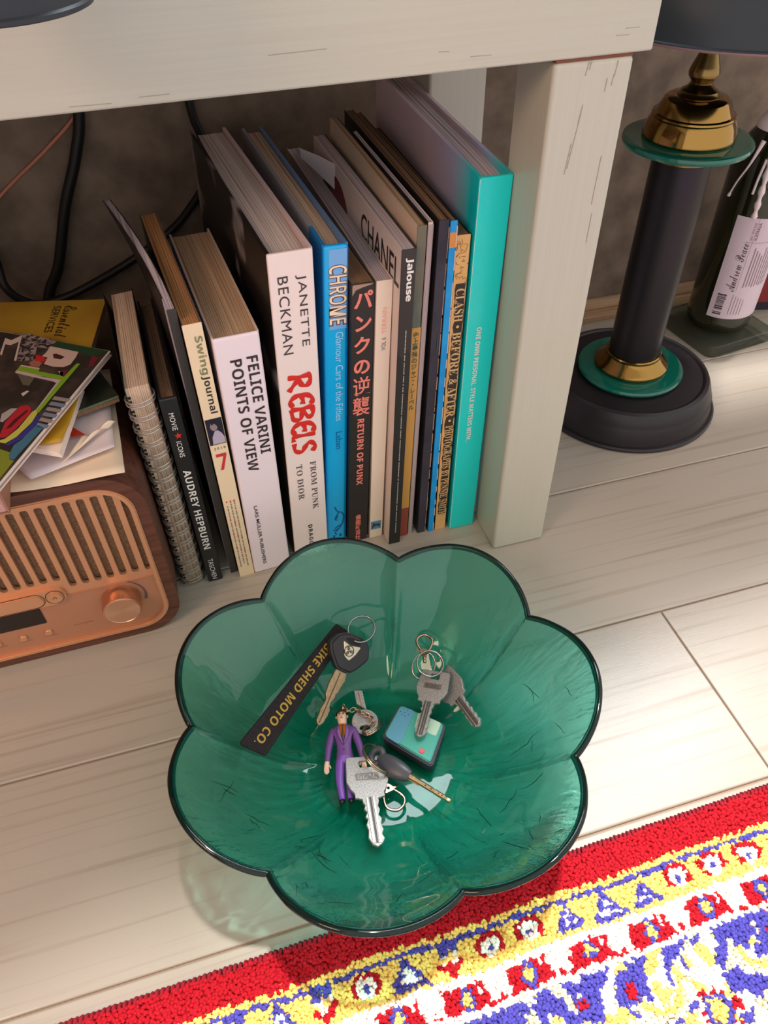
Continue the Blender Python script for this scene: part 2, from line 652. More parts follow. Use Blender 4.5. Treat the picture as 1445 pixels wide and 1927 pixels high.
tx, ty = rng.normal(0, 0.00055, n), rng.normal(0.0004, 0.00055, n)
hh = 0.0092 + rng.uniform(-0.0007, 0.0007, n)
K = 4
V = np.zeros((n, 9, 3), dtype=np.float32)
for k in range(K):
    a = ang0 + k * 2 * math.pi / K
    V[:, k, 0] = UU + 0.0013 * np.cos(a)
    V[:, k, 1] = -VV + 0.0013 * np.sin(a)
    V[:, k, 2] = 0.0035
    V[:, 4 + k, 0] = UU + tx * 0.8 + 0.00150 * np.cos(a)
    V[:, 4 + k, 1] = -VV - ty * 0.8 + 0.00150 * np.sin(a)
    V[:, 4 + k, 2] = hh * 0.91
V[:, 8, 0] = UU + tx
V[:, 8, 1] = -VV - ty
V[:, 8, 2] = hh
fq = []
quads = np.array([[k, (k + 1) % 4, 4 + (k + 1) % 4, 4 + k] for k in range(4)])
tris = np.array([[4 + k, 4 + (k + 1) % 4, 8] for k in range(4)])
base = (np.arange(n) * 9)[:, None]
loops = np.concatenate([(base + quads.ravel()[None, :]), (base + tris.ravel()[None, :])], axis=1).ravel().astype(np.int32)
per = np.array([4] * 4 + [3] * 4, dtype=np.int32)
tot = np.tile(per, n)
start = np.concatenate([[0], np.cumsum(tot)[:-1]]).astype(np.int32)
me = bpy.data.meshes.new('pile')
me.vertices.add(n * 9)
me.vertices.foreach_set('co', V.ravel())
me.loops.add(len(loops))
me.loops.foreach_set('vertex_index', loops)
me.polygons.add(len(tot))
me.polygons.foreach_set('loop_start', start)
me.update(calc_edges=True)
at_ = me.attributes.new('yarn', 'FLOAT_COLOR', 'POINT')
at_.data.foreach_set('color', np.repeat(cols, 9, axis=0).ravel())
me.polygons.foreach_set('use_smooth', [True] * len(me.polygons))
me.materials.append(pile_m)
pile = bpy.data.objects.new('pile', me)
COL.objects.link(pile)
pile.parent = rug
tag(pile, kind='stuff')
# close pile between the tufts, and the part of the rug that lies out of view
gu, gv = np.arange(-0.598, 1.199, 0.0046), np.arange(0.002, 0.899, 0.0046)
nu_, nv_ = len(gu), len(gv)
GU, GV = np.meshgrid(gu, gv, indexing='ij')
gco = np.zeros((nu_ * nv_, 3), dtype=np.float32)
gco[:, 0], gco[:, 1] = GU.ravel(), -GV.ravel()
inside = (GU.ravel() > -0.345) & (GU.ravel() < 0.622) & (GV.ravel() < 0.216)
gco[:, 2] = np.where(inside, 0.0062, 0.0088) + rng.uniform(-0.0006, 0.0006, nu_ * nv_)
gcol = np.array([rug_colour(float(p), float(q)) for p, q in zip(GU.ravel(), GV.ravel())], dtype=np.float32)
ii = (np.arange(nu_ - 1)[:, None] * nv_ + np.arange(nv_ - 1)[None, :]).ravel()
gf = np.stack([ii, ii + nv_, ii + nv_ + 1, ii + 1], axis=1).astype(np.int32)
gm_ = bpy.data.meshes.new('close_pile')
gm_.vertices.add(len(gco))
gm_.vertices.foreach_set('co', gco.ravel())
gm_.loops.add(gf.size)
gm_.loops.foreach_set('vertex_index', gf.ravel())
gm_.polygons.add(len(gf))
gm_.polygons.foreach_set('loop_start', np.arange(0, gf.size, 4, dtype=np.int32))
gm_.update(calc_edges=True)
ga_ = gm_.attributes.new('yarn', 'FLOAT_COLOR', 'POINT')
ga_.data.foreach_set('color', gcol.ravel())
gm_.materials.append(pile_m)
go_ = bpy.data.objects.new('close_pile', gm_)
COL.objects.link(go_)
go_.parent = rug
tag(go_, kind='stuff')
# overcast edge: one small loop of dark red yarn after another
mb = MB()
x = -0.34
while x < 0.62:
    r = RND.uniform(0.0019, 0.0026)
    mb.tube([(x, -0.002, 0.001), (x + 0.0006, 0.0012, 0.002), (x + 0.001, 0.0018, 0.005), (x + 0.0006, 0.0004, 0.0078 + RND.uniform(0, 0.001)), (x, -0.002, 0.008)], [0.0014, r * 0.72, r * 0.72, r * 0.66, 0.001], n=5)
    x += 0.0031
tag(mb.done('edge_binding', mat('rug_edge', (142, 20, 36), 0.95), rug), kind='stuff')

# ------------------------------------------------------------------ books under the table
BG = 'books and magazines standing in a row under the table'


def paper(n, c, c2):
    return mat('pages_' + n, c, 0.85, col2=c2, nscale=1.0, stretch=(1500, 5, 5), detail=3, lo=0.42, hi=0.66, bump=0.5, bscale=1.0, bstretch=(1500, 5, 5), bdist=0.0006)


P_WHITE = paper('white', (226, 212, 208), (170, 148, 142))
P_CREAM = paper('cream', (204, 172, 140), (146, 110, 82))
P_TAN = paper('tan', (196, 142, 92), (128, 84, 50))
P_DARK = paper('dark', (150, 116, 86), (88, 62, 46))
P_LILAC = paper('lilac', (216, 202, 208), (142, 124, 132))
P_BEIGE = paper('beige', (222, 196, 172), (150, 118, 96))


def book(name, label, bl, yaw, H, lean, w, D, mats, pages, hard=False, cat='book', bow=None, ov=0.003, rnd=0.0012, boards=None, fan=0.0, bt=None, rndl=None):
    bl, H, lean, w, D = (bl[0] / 100, bl[1] / 100), H / 100, lean / 100, w / 100, D / 100
    ang = math.asin(lean / H)
    t = thing(name, label, cat, (bl[0], bl[1], max(0, w * math.sin(ang))), (0, ang, rad(yaw)), BG)
    bt = bt or (0.0026 if hard else 0.0005)
    ov = ov if hard else 0.0004
    mb = MB()

    def stations(x0, x1, y0, y1, z0, z1, mi, k=8, zk=1):
        secs = []
        for i in range(k + 1):
            y = y0 + (y1 - y0) * i / k
            zs = [z0 + (z1 - z0) * j / zk for j in range(zk + 1)]
            secs.append([(x0, y, z) for z in zs] + [(x1, y, z) for z in reversed(zs)])
        mb.loft(secs, mi)
    zk = 8 if bow else 1
    ya = 0.0022 if hard else 0.0008
    bs = boards or [(0, 1, 1)]
    for a, b, mi in bs:
        stations(0.0, bt, ya + (D - ya) * a, ya + (D - ya) * b, 0, H, mi, max(2, int(8 * (b - a))), zk)
    stations(w - bt, w, ya, D, 0, H, 2, 8, zk)
    if hard:
        mb.box(0.0002, w - 0.0002, 0.0, 0.0032, 0.0, H, mi=0, bevel=rnd, seg=3)
    else:
        mb.box(0.0, w, 0.0, 0.0012, 0.0, H, mi=0, bevel=min(rnd, 0.0005), seg=2)
    if bow:
        mb.warp(lambda c: Vector((c.x + bow(c.y, c.z), c.y, c.z)))
    mb.done('cover', mats, t, smooth=40)
    mb = MB()
    secs = []
    k = 10
    y0, y1 = (0.0034 if hard else 0.0014), D - (0.0035 if hard else 0.0006)
    for i in range(k + 1):
        f = i / k
        y = y0 + (y1 - y0) * f
        x0, x1 = bt + 0.0002 + fan * f * f, w - bt - 0.0002
        zt = H - ov - (0.0035 * (1 - f) ** 8 if hard else 0.0006 * (1 - f) ** 6)
        zs = [0.0006 + ov + (zt - 0.0006 - ov) * j / zk for j in range(zk + 1)]
        secs.append([(x0, y, z) for z in zs] + [(x0 + (x1 - x0) * 0.3, y, zt - 0.0004), (x0 + (x1 - x0) * 0.62, y, zt)] + [(x1, y, z) for z in reversed(zs)])
    mb.loft(secs, 0)
    if bow:
        mb.warp(lambda c: Vector((c.x + bow(c.y, c.z), c.y, c.z)))
    mb.done('pages', pages, t, smooth=40)
    t['_w'], t['_H'] = w, H
    return t


def sp(t, s, s0, s1, za, zb, m, st=None, off=0.0, space=1.0, turn=True, name='spine_lettering', y=-0.00028, label=None, line=1.0):
    """lettering on a spine: box s0..s1 across (cm), za (start) to zb (end) in height (cm)"""
    s0, s1, za, zb = s0 / 100, s1 / 100, za / 100, zb / 100
    if turn:
        fn = lambda u, v: Vector((s0 + (s1 - s0) * v, y, za + (zb - za) * u))
    else:
        fn = lambda u, v: Vector((s0 + (s1 - s0) * u, y, zb + (za - zb) * v))
    return letter(s, fn, m, t, name, st, off, space, label, line)


def patch(t, pts, m, name='print', y=-0.0002, th=0.0001):
    """flat print on a spine, outline in cm"""
    mb = MB()
    mb.prism([[(a / 100, b / 100) for a, b in pts]], 0, th)
    mb.warp(lambda c: Vector((c.x, y + c.z, c.y)))
    return mb.done(name, m, t, smooth=0)


# spiral bound notebook
nb_cov = mat('notebook_cover', (24, 21, 22), 0.5)
wire_m = mat('ring_wire', (196, 186, 176), 0.38, 0.75)
nb = thing('spiral_notebook', 'white wire-bound notebook leftmost in the book row beside the radio', 'notebook', (-0.0594, 0.467, 0.0), (0, rad(0.3), rad(1.8)), BG)
mb = MB()
mb.loft([[(0.001, 0.003 + 0.138 * f, z) for z in (0.0006, 0.2115)] + [(0.0178, 0.003 + 0.138 * f, z) for z in (0.2125, 0.0006)] for f in (0, 0.5, 1)])
mb.done('pages', P_BEIGE, nb)
mb = MB()
mb.loft([[(0.0004 - 0.006 * f * max(0, (z - 0.185) / 0.03), 0.001 + 0.141 * f, z) for z in (0.0, 0.1, 0.185, 0.2)] + [(0.0009 - 0.006 * f * max(0, (z - 0.185) / 0.03), 0.001 + 0.141 * f, z) for z in (0.2145, 0.185, 0.1, 0.0)] for f in (0, 0.25, 0.5, 0.75, 1)])
mb.done('front_cover', nb_cov, nb)
mb = MB()
mb.box(0.0180, 0.0186, 0.001, 0.142, 0.0, 0.2145)
mb.done('back_cover', nb_cov, nb)
ring_me = None
for i in range(17):
    if ring_me is None:
        mb = MB()
        for dz in (-0.0017, 0.0017):
            mb.tube([(0.0094 + 0.0104 * math.cos(a), 0.0048 + 0.0096 * math.sin(a), dz + 0.0012 * math.cos(a)) for a in [2 * math.pi * k / 22 for k in range(22)]], 0.00075, n=6, closed=True)
        o = mb.done('wire_ring', wire_m, nb, smooth=60)
        ring_me = o.data
    else:
        o = bpy.data.objects.new('wire_ring', ring_me)
        COL.objects.link(o)
        o.parent = nb
    o.location = (0, 0, 0.0075 + i * 0.0121)
mb = MB()
for i in range(17):
    for dz in (-0.0022, 0.0016):
        for sx in (0.0012,):
            mb.box(sx, sx + 0.0020, 0.0024, 0.0034, 0.0075 + i * 0.0121 + dz, 0.0075 + i * 0.0121 + dz + 0.0018)
tag(mb.done('punched_holes', INK('hole', (40, 30, 26), 0.9), nb, smooth=0), kind='stuff')

BLK = mat('cover_black', (30, 28, 30), 0.38, coat=0.15)
WHT = mat('cover_white', (238, 226, 228), 0.45)
IW, IK = INK('white', (236, 230, 224)), INK('black', (34, 30, 32))
IR = INK('red', (214, 44, 34))

t = book('hardback_book', 'small black hardback with white capitals and one red star on its spine', (-3.74, 46.3), 2.6, 20.2, 0.06, 1.30, 14.6, [BLK, BLK, BLK], P_DARK, hard=True, bt=0.0018)
sp(t, 'MOVIE', .42, .80, 18.93, 17.36, IW, space=1.05)
star = [((.71 + .3 * (1 if k % 2 == 0 else .42) * math.sin(k * math.pi / 5)), 16.80 + .3 * (1 if k % 2 == 0 else .42) * math.cos(k * math.pi / 5)) for k in range(10)]
patch(t, star, IR, 'star')
sp(t, 'ICONS', .43, .81, 16.28, 14.75, IW, space=1.05)
sp(t, 'AUDREY HEPBURN', .34, .92, 13.4, 4.3, IW, 'bold')
sp(t, 'TASCHEN', .40, .82, 3.0, .35, IW)

mag_left = mat('curved_mag_cover', (30, 26, 30), 0.35)
t = book('curved_magazine', 'thin black magazine bowing to the left with pale page tops', (-1.68, 46.8), 5.0, 26.7, 0.02, 0.62, 19.6, [mat('mag_charcoal', (58, 54, 50), 0.5), mag_left, BLK], P_LILAC, cat='magazine',
         bow=lambda y, z: -0.019 * (max(0, y) / 0.2) ** 1.7 * min(1, max(0, (z - 0.208) / 0.055)), boards=[(0, 0.08, 3), (0.08, 1, 1)])
t.children[0].data.materials.append(mat('mag_pale_fold', (206, 192, 208), 0.5))

swing_sp = mat('swing_spine', (238, 214, 180), 0.36)
t = book('jazz_magazine', 'cream-spined magazine with a small portrait photo and a red numeral seven', (-.95, 46.1), 5.0, 25.8, 0.02, 1.34, 18.5, [swing_sp, BLK, mat('grey_cover', (120, 110, 112), 0.5)], P_TAN, cat='magazine')
sp(t, 'Swing', .50, 1.20, 24.85, 21.75, mat('foil', (150, 146, 110), 0.3, 0.4, col2=(222, 200, 140), nscale=60), 'bold')
sp(t, 'Journal', .50, 1.16, 21.65, 18.35, INK('dark', (52, 48, 44)), 'bold')
patch(t, [(.06, 15.43), (1.30, 15.43), (1.30, 17.88), (.06, 17.88)], INK('navy', (34, 30, 48)), 'portrait_photo')
patch(t, circ(.62, 17.16, .28, 16, .40), INK('tone_a', (150, 128, 132)), 'portrait_face', y=-0.0003)
patch(t, [(.42, 17.3), (.5, 17.58), (.75, 17.6), (.92, 17.35), (.9, 17.0), (.82, 17.25), (.7, 17.42)], INK('tone_b', (40, 34, 44)), 'portrait_hair', y=-0.0004)
patch(t, [(.30, 15.5), (.36, 16.2), (.62, 16.72), (.85, 16.75), (1.1, 16.45), (1.26, 16.0), (1.26, 15.5)], INK('tone_c', (182, 170, 188)), 'portrait_shirt', y=-0.0003)
sp(t, '2010', .28, 1.16, 15.16, 14.93, IK, turn=False, space=1.5)
sp(t, '7', .30, 1.10, 14.5, 12.85, INK('rose', (206, 52, 66)), 'bold', turn=False)
mb = MB()
for cx in (.30, .62, .92):
    z = 9.4 if cx > .5 else 8.9
    while z > 1.6:
        L = RND.uniform(.12, .5)
        mb.box((cx - .05) / 100, (cx + .05) / 100, -0.00022, 0, (z - L) / 100, z / 100)
        z -= L + RND.uniform(.06, .14)
tag(mb.done('fine_print', INK('fine', (150, 132, 118)), t, smooth=0), kind='stuff')
mb = MB()
for cx in (.30, .62, .92):
    for z in (9.45, 7.6 - cx, 5.9 - cx, 4.2 - cx):
        mb.box((cx - .06) / 100, (cx + .06) / 100, -0.00026, 0, (z - .12) / 100, z / 100)
tag(mb.done('red_marks', INK('rose', (206, 52, 66)), t, smooth=0), kind='stuff')

vp = mat('varini_white', (240, 224, 232), 0.42)
t = book('thick_white_paperback', 'thick white paperback with a two-line black capital title', (.42, 46.1), 4.5, 24.3, 0.38, 3.32, 17.3, [vp, mat('varini_flap', (226, 200, 190), 0.5), mat('varini_back', (222, 198, 176), 0.5)], P_CREAM, hard=True, ov=0.0012, bt=0.0016, rnd=0.0016)
TXT = INK('charcoal', (58, 46, 48))
sp(t, 'FELICE VARINI', 2.16, 2.98, 22.5, 13.55, TXT, 'bold')
sp(t, 'POINTS OF VIEW', .98, 1.82, 22.45, 12.0, TXT, 'bold')
sp(t, 'LARS MÜLLER PUBLISHERS', .88, 1.24, 8.2, .98, TXT, off=0.012)

reb_cov = mat('photo_cover', (26, 21, 22), 0.35, col2=(150, 140, 142), nscale=30, detail=2, lo=0.57, hi=0.66, stretch=(1, .6, .6))
reb_sp = mat('rebels_spine', (242, 224, 220), 0.4)
t = book('large_white_hardback', 'large white hardback with a scrawled red word and a black photo cover', (4.3, 46.8), 5.5, 29.3, 1.05, 3.2, 25, [reb_sp, reb_cov, mat('rebels_back', (226, 200, 202), 0.45)], P_WHITE, hard=True, fan=0.004)
TH = INK('thin', (70, 58, 58))
sp(t, 'JANETTE', 1.84, 2.60, 27.6, 22.05, TH, space=1.12)
sp(t, 'BECKMAN', .58, 1.32, 27.65, 21.6, TH, space=1.12)
BR = {'R': [[(.1, .02), (.14, .5), (.1, .98)], [(.0, .86), (.3, 1.0), (.62, .86), (.55, .6), (.2, .5)], [(.22, .5), (.55, .22), (.8, .02)]],
      'e': [[(.95, .95), (.5, 1.0), (.12, .7), (.12, .3), (.5, .02), (.95, .12)], [(.12, .52), (.55, .58), (.85, .55)]],
      'B': [[(.12, .0), (.16, .5), (.1, 1.0)], [(.05, .95), (.55, 1.0), (.75, .78), (.2, .54)], [(.2, .54), (.78, .42), (.72, .1), (.1, .03)]],
      'l': [[(.25, 1.05), (.22, .5), (.2, .06), (.85, .02)]],
      's': [[(.9, .86), (.5, 1.0), (.15, .78), (.4, .56), (.8, .36), (.6, .06), (.05, .04)]]}
mb = MB()
pos = 19.75
for ch, wd in (('R', 1.75), ('e', 1.15), ('B', 1.5), ('e', 1.15), ('l', .75), ('s', 1.3)):
    for st in BR[ch]:
        pl = smooth_path([(a, b, 0) for a, b in st], 5)
        pts3 = [Vector(((.72 + 1.78 * p.y + (.0 if ch != 'R' else -.05)) / 100, -0.0003, (pos - wd * p.x) / 100)) for p in pl]
        mb.tube(pts3, [0.0019 + 0.00045 * math.sin(i * 0.9) for i in range(len(pts3))], n=8)
    pos -= wd + .02
mb.warp(lambda c: Vector((c.x, -0.0003 + (c.y + 0.0003) * 0.08, c.z)))
mb.done('spine_lettering', IR, t, smooth=0)
sp(t, 'FROM PUNK', 1.97, 2.48, 11.05, 5.6, INK('grey', (92, 80, 80)), 'serif', space=1.1)
sp(t, 'TO DIOR', .78, 1.30, 11.0, 7.1, INK('grey', (92, 80, 80)), 'serif', space=1.1)
sp(t, 'DRAGO', 1.42, 1.80, 3.8, 1.2, IK, 'bold', space=1.15)

ch_sp = mat('chrome_blue', (10, 174, 238), 0.28, coat=0.4)
ch_dk = mat('chrome_flank', (8, 124, 196), 0.28, coat=0.4)
t = book('blue_hardback', 'glossy blue hardback with cream capitals and pale small lettering', (7.5, 47.7), 4.1, 28.9, 1.8, 1.86, 24.5, [ch_sp, ch_dk, mat('chrome_back', (96, 132, 178), 0.35), mat('jacket_pale', (150, 150, 156), 0.4)], P_BEIGE, hard=True, rnd=0.0024, boards=[(0, 0.13, 1), (0.13, 1, 3)])
patch(t, [(.42, 22.5), (1.72, 22.5), (1.72, 28.62), (.42, 28.62)], INK('pale_blue', (120, 176, 232), 0.3), 'title_panel')
sp(t, 'CHROME', .38, 1.76, 27.5, 22.8, INK('brown', (92, 60, 50)), 'sans', off=0.06, y=-0.0003)
sp(t, 'CHROME', .42, 1.72, 27.45, 22.9, INK('cream', (250, 224, 196)), 'sans', off=0.012, y=-0.0004)
sp(t, 'Glamour Cars of the Fifties', .88, 1.48, 22.25, 14.1, INK('ice', (166, 220, 250)))
sp(t, 'Laban', .88, 1.42, 12.95, 11.15, INK('deep_blue', (6, 84, 140)))
mb = MB()
for st in ([(.75, 4.5), (1.0, 3.9), (1.45, 3.6), (1.6, 3.0), (1.45, 2.2), (1.1, 1.6), (.8, 1.2), (.95, .9)], [(1.15, 3.75), (.9, 3.3), (.8, 2.9), (1.0, 2.8)], [(1.05, 3.3), (.92, 3.0)], [(1.3, 2.1), (.75, 1.75)], [(1.1, 1.6), (.6, 1.5)]):
    mb.tube(smooth_path([(a / 100, -0.0003, b / 100) for a, b in st], 4), 0.0006, n=6)
mb.warp(lambda c: Vector((c.x, -0.0003 + (c.y + 0.0003) * 0.1, c.z)))
mb.done('publisher_emblem', INK('deep_blue', (6, 84, 140)), t, smooth=0)
patch(t, [(.60, .55), (.78, .55), (.78, .85), (.60, .85)], INK('deep_blue', (6, 84, 140)), 'emblem_mark')
patch(t, [(1.2, .55), (1.4, .55), (1.4, .95), (1.2, .95)], INK('deep_blue', (6, 84, 140)), 'emblem_mark')

px_sp = mat('punx_spine', (44, 38, 36), 0.42)
t = book('black_paperback', 'black paperback with large salmon-pink Japanese characters down its spine', (9.5, 47.2), 4.0, 26.1, 1.55, 1.75, 18, [px_sp, mat('punx_cover', (34, 26, 26), 0.5), BLK], P_DARK)
SAL = INK('salmon', (238, 132, 118))
sp(t, '\n'.join('パンクの'), .17, 1.60, 25.55, 18.55, SAL, turn=False, off=0.030, line=1.18)
sp(t, '\n'.join('逆襲'), .17, 1.62, 18.30, 14.60, SAL, turn=False, off=0.010)
sp(t, 'RETURN OF PUNX', .60, 1.18, 14.25, 7.05, SAL, 'bold', off=0.012)
sp(t, '\n'.join('儀國新芸社'), .58, 1.10, 3.4, .15, SAL, turn=False, off=0.02)
patch(t, [(.05, 25.9), (.05, 25.2), (.3, 25.62), (.8, 25.78), (1.5, 25.92), (1.6, 26.02), (.1, 26.02)], mat('worn', (170, 138, 120), 0.8), 'worn_corner', y=-0.0001)

vw = mat('vol_white', (238, 216, 198), 0.5)
t = book('cream_paperback', 'plain cream paperback with a tiny blue picture at the foot of its spine', (11.5, 47.2), 2.4, 26.1, 1.35, 1.22, 27, [vw, mat('vol_cover', (200, 176, 160), 0.5), vw], P_LILAC)
sp(t, 'VOL 6', .84, .50, 20.38, 21.5, INK('slate', (110, 104, 112)))
sp(t, 'TERRAIN', .83, .49, 21.85, 24.0, INK('faint', (246, 172, 156)))
patch(t, [(.07, 1.1), (1.05, 1.1), (1.05, 2.14), (.07, 2.14)], INK('picture', (96, 142, 176)), 'spine_picture')
patch(t, [(.15, 1.25), (.6, 1.55), (.95, 1.3), (.98, 1.75), (.5, 1.8), (.3, 2.0)], INK('picture_dark', (44, 66, 90)), 'spine_picture', y=-0.0003)

jl_sp = mat('jalouse_spine', (50, 44, 42), 0.42, col2=(128, 104, 98), nscale=55, stretch=(1, 1, .5), detail=6, lo=0.52, hi=0.75)
jl_cv = mat('jalouse_cover', (220, 202, 194), 0.4)
t = book('fashion_magazine', 'magazine with white rounded lettering on its dark spine, big black capitals on its pale cover', (13.0, 45.9), 2.4, 28.8, 1.3, 1.08, 23, [jl_sp, jl_cv, BLK], P_LILAC, cat='magazine')
patch(t, [(.02, .1), (1.06, .1), (1.06, 20.4), (.8, 21.0), (.4, 20.2), (.02, 20.8)], INK('spine_black', (36, 34, 33), 0.4), 'spine_band', y=-0.0001)
sp(t, 'Jalouse', .30, .92, 28.2, 24.95, IW, 'bold', off=0.015, space=.94)
mb = MB()
z = 22.6
while z > 1.3:
    L = RND.uniform(.1, .34)
    mb.box(.0055, .0062, -0.00024, 0, (z - L) / 100, z / 100)
    z -= L + (.16 if RND.random() < .25 else .05)
tag(mb.done('fine_print', INK('fine_white', (176, 170, 164)), t, smooth=0), kind='stuff')
Hj = .288
letter('CHANEL', lambda u, v: Vector((-0.00026, .0900 - .0868 * u, Hj - .030 + .0205 * v)), IK, t, 'cover_lettering', off=0.006)
mb = MB()
mb.prism([circ(.158, Hj - .040, .034, 24, .030)], 0, 0.0002)
mb.warp(lambda c: Vector((-0.0003 + c.z, c.x, c.y)))
mb.done('cover_picture', INK('wine', (112, 24, 34), 0.4), t, smooth=0)
mb = MB()
mb.prism([circ(.186, Hj - .042, .015, 20, .028)], 0, 0.0002)
mb.warp(lambda c: Vector((-0.0005 + c.z, c.x, c.y)))
mb.done('cover_picture', IK, t, smooth=0)
mb = MB()
mb.loft([[(0.0005, .160, Hj - .022), (0.0005, .160, Hj - .0005)], [(-.006, .185, Hj - .018), (-.006, .185, Hj - .002)], [(-.016, .214, Hj - .012), (-.0165, .214, Hj - .004)]], caps=False, closed_sec=False)
mb.done('bent_leaf', WHT, t)

jz_sp = mat('jazz_spine', (112, 104, 86), 0.45, col2=(62, 96, 92), nscale=70, stretch=(1, 1, .35), detail=6, lo=0.4, hi=0.62)
t = book('jazz_guide', 'narrow paperback with an orange spine band and green Japanese characters', (14.25, 46.6), 1.7, 30.0, 1.36, .70, 22.5, [jz_sp, mat('jazz_cover', (214, 190, 166), 0.5, col2=(90, 92, 84), nscale=9, lo=0.62, hi=0.66), BLK], P_CREAM)
patch(t, [(.0, .05), (.73, .05), (.73, 22.25), (.0, 22.25)], INK('orange', (206, 148, 74), 0.45), 'spine_band', y=-0.0001)
patch(t, [(.0, .05), (.73, .05), (.73, 3.65), (.0, 3.65)], INK('brick_red', (150, 66, 50), 0.45), 'spine_band', y=-0.00016)
sp(t, '\n'.join('史上最強のジャズ・レ丨ベル'), .12, .60, 21.9, 14.75, INK('moss', (44, 84, 70)), turn=False, off=0.02)

t = book('slim_pamphlet', 'slim pale pamphlet showing only its page edges', (15.1, 46.7), 1.6, 30.1, 1.3, .36, 18.4, [mat('pamphlet', (214, 190, 186), 0.6), mat('pamphlet_cover', (52, 44, 44), 0.5), WHT], P_LILAC, cat='magazine')
mb = MB()
for k in range(5):
    mb.box(.0003 + k * .0008, .0006 + k * .0008, -0.0003, 0.001, .001, .2995)
mb.done('page_edges', INK('edge', (168, 150, 152), 0.8), t, smooth=0)

nv_sp = mat('navy_spine', (58, 54, 66), 0.6, col2=(44, 40, 52), nscale=30)
t = book('worn_navy_book', 'thin worn navy book with scuffed pale spine edges', (16.0, 46.5), 1.5, 30.2, 1.1, .76, 23.5, [nv_sp, mat('navy_cover', (30, 22, 22), 0.4), BLK], P_DARK)
mb = MB()
z = .002
while z < .298:
    L = RND.uniform(.004, .02)
    mb.box(.0071, .0071 + RND.uniform(.0003, .0009), -0.0003, 0.0006, z, min(.3, z + L))
    z += L + RND.uniform(.0, .004)
tag(mb.done('scuffed_edge', mat('worn', (170, 138, 120), 0.8), t, smooth=0), kind='stuff')
mb = MB()
mb.tube([(.0052, -.0002, .20), (.0052, -.0006, .202), (.0052, -.0006, .215), (.0052, -.0002, .217)], .0003, n=5)
mb.done('staple', mat('staple_metal', (120, 112, 98), 0.5, 0.6), t)

bl_sp = mat('skyblue_spine', (0, 142, 214), 0.45, col2=(20, 156, 226), nscale=40)
t = book('slim_blue_booklet', 'slim bright blue booklet with an orange band near the top', (17.03, 46.4), 1.5, 30.1, .85, .52, 23, [bl_sp, nv_sp, BLK], P_DARK, cat='magazine')
patch(t, [(.0, 28.2), (.5, 28.2), (.5, 29.3), (.0, 29.3)], INK('orange2', (216, 140, 68)), 'orange_band')
mb = MB()
z = .002
while z < .298:
    L = RND.uniform(.004, .02)
    mb.box(.0046, .0053, -0.00025, 0.0005, z, min(.3, z + L))
    z += L + RND.uniform(.0, .01)
tag(mb.done('scuffed_edge', mat('worn_pale', (214, 190, 170), 0.8), t, smooth=0), kind='stuff')

cl_sp = mat('clash_spine', (226, 176, 112), 0.6, col2=(198, 146, 88), nscale=24, detail=6, lo=0.4, hi=0.7)
t = book('cracked_paperback', 'tan paperback with a cracked spine and a ragged black lettering strip', (17.7, 46.4), 0.6, 29.0, .68, 1.02, 22, [cl_sp, BLK, BLK], P_DARK)
L_, R_ = [], []
z = 25.4
while z > 1.9:
    L_.append((.17 + RND.uniform(-.05, .1), z))
    R_.append((.97 + RND.uniform(-.10, .04), z))
    z -= RND.uniform(.18, .5)
patch(t, L_ + R_[::-1], INK('strip', (52, 42, 36)), 'black_strip', y=-0.00018)
TN = INK('tan', (222, 178, 122))
sp(t, 'CLASH', .22, .93, 25.0, 22.3, TN, 'serif')
sp(t, '• BEFORE', .22, .93, 22.0, 17.6, TN, 'serif')
sp(t, '& AFTER •', .22, .93, 17.2, 12.9, TN, 'serif')
sp(t, 'PHOTOGRAPHS BY PENNIE SMITH', .25, .92, 12.5, 1.95, TN, 'serif')
mb = MB()
for k in range(16):
    z0, x0 = RND.uniform(25.6, 28.8), RND.uniform(.1, .95)
    pts = [(x0 / 100, -0.0002, z0 / 100)]
    for _ in range(4):
        x0 = min(1.0, max(.05, x0 + RND.uniform(-.3, .3)))
        z0 -= RND.uniform(-.15, .35)
        pts.append((x0 / 100, -0.0002, z0 / 100))
    mb.tube(pts, .00014, n=4)
tag(mb.done('cracks', INK('crack', (120, 84, 52)), t, smooth=0), kind='stuff')

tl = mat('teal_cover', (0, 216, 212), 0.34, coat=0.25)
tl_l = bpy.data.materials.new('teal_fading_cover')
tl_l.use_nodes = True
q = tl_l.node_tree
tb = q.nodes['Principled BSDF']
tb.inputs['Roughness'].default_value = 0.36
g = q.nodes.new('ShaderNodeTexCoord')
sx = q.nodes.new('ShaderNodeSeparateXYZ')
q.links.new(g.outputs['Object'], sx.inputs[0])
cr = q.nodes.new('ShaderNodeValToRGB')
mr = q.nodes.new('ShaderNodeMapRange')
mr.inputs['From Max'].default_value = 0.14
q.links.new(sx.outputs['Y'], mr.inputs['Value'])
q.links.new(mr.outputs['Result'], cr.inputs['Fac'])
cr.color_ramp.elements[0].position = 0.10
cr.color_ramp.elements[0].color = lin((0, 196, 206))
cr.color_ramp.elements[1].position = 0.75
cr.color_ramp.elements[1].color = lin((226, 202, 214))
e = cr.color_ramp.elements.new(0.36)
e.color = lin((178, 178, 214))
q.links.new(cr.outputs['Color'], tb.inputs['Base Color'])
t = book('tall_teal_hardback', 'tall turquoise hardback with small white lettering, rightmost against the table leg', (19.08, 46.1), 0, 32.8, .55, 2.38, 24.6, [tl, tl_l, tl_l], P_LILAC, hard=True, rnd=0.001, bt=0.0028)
sp(t, 'ONE OWN PERSONAL. STYLE MATTERS WITH...', .78, 1.18, 21.7, 10.5, IW, 'bold')
mb = MB()
mb.tube([(.0003, .0002, .001), (.0003, .0002, .327)], .0004, n=5)
mb.done('pale_edge', INK('edge_teal', (170, 226, 222)), t)

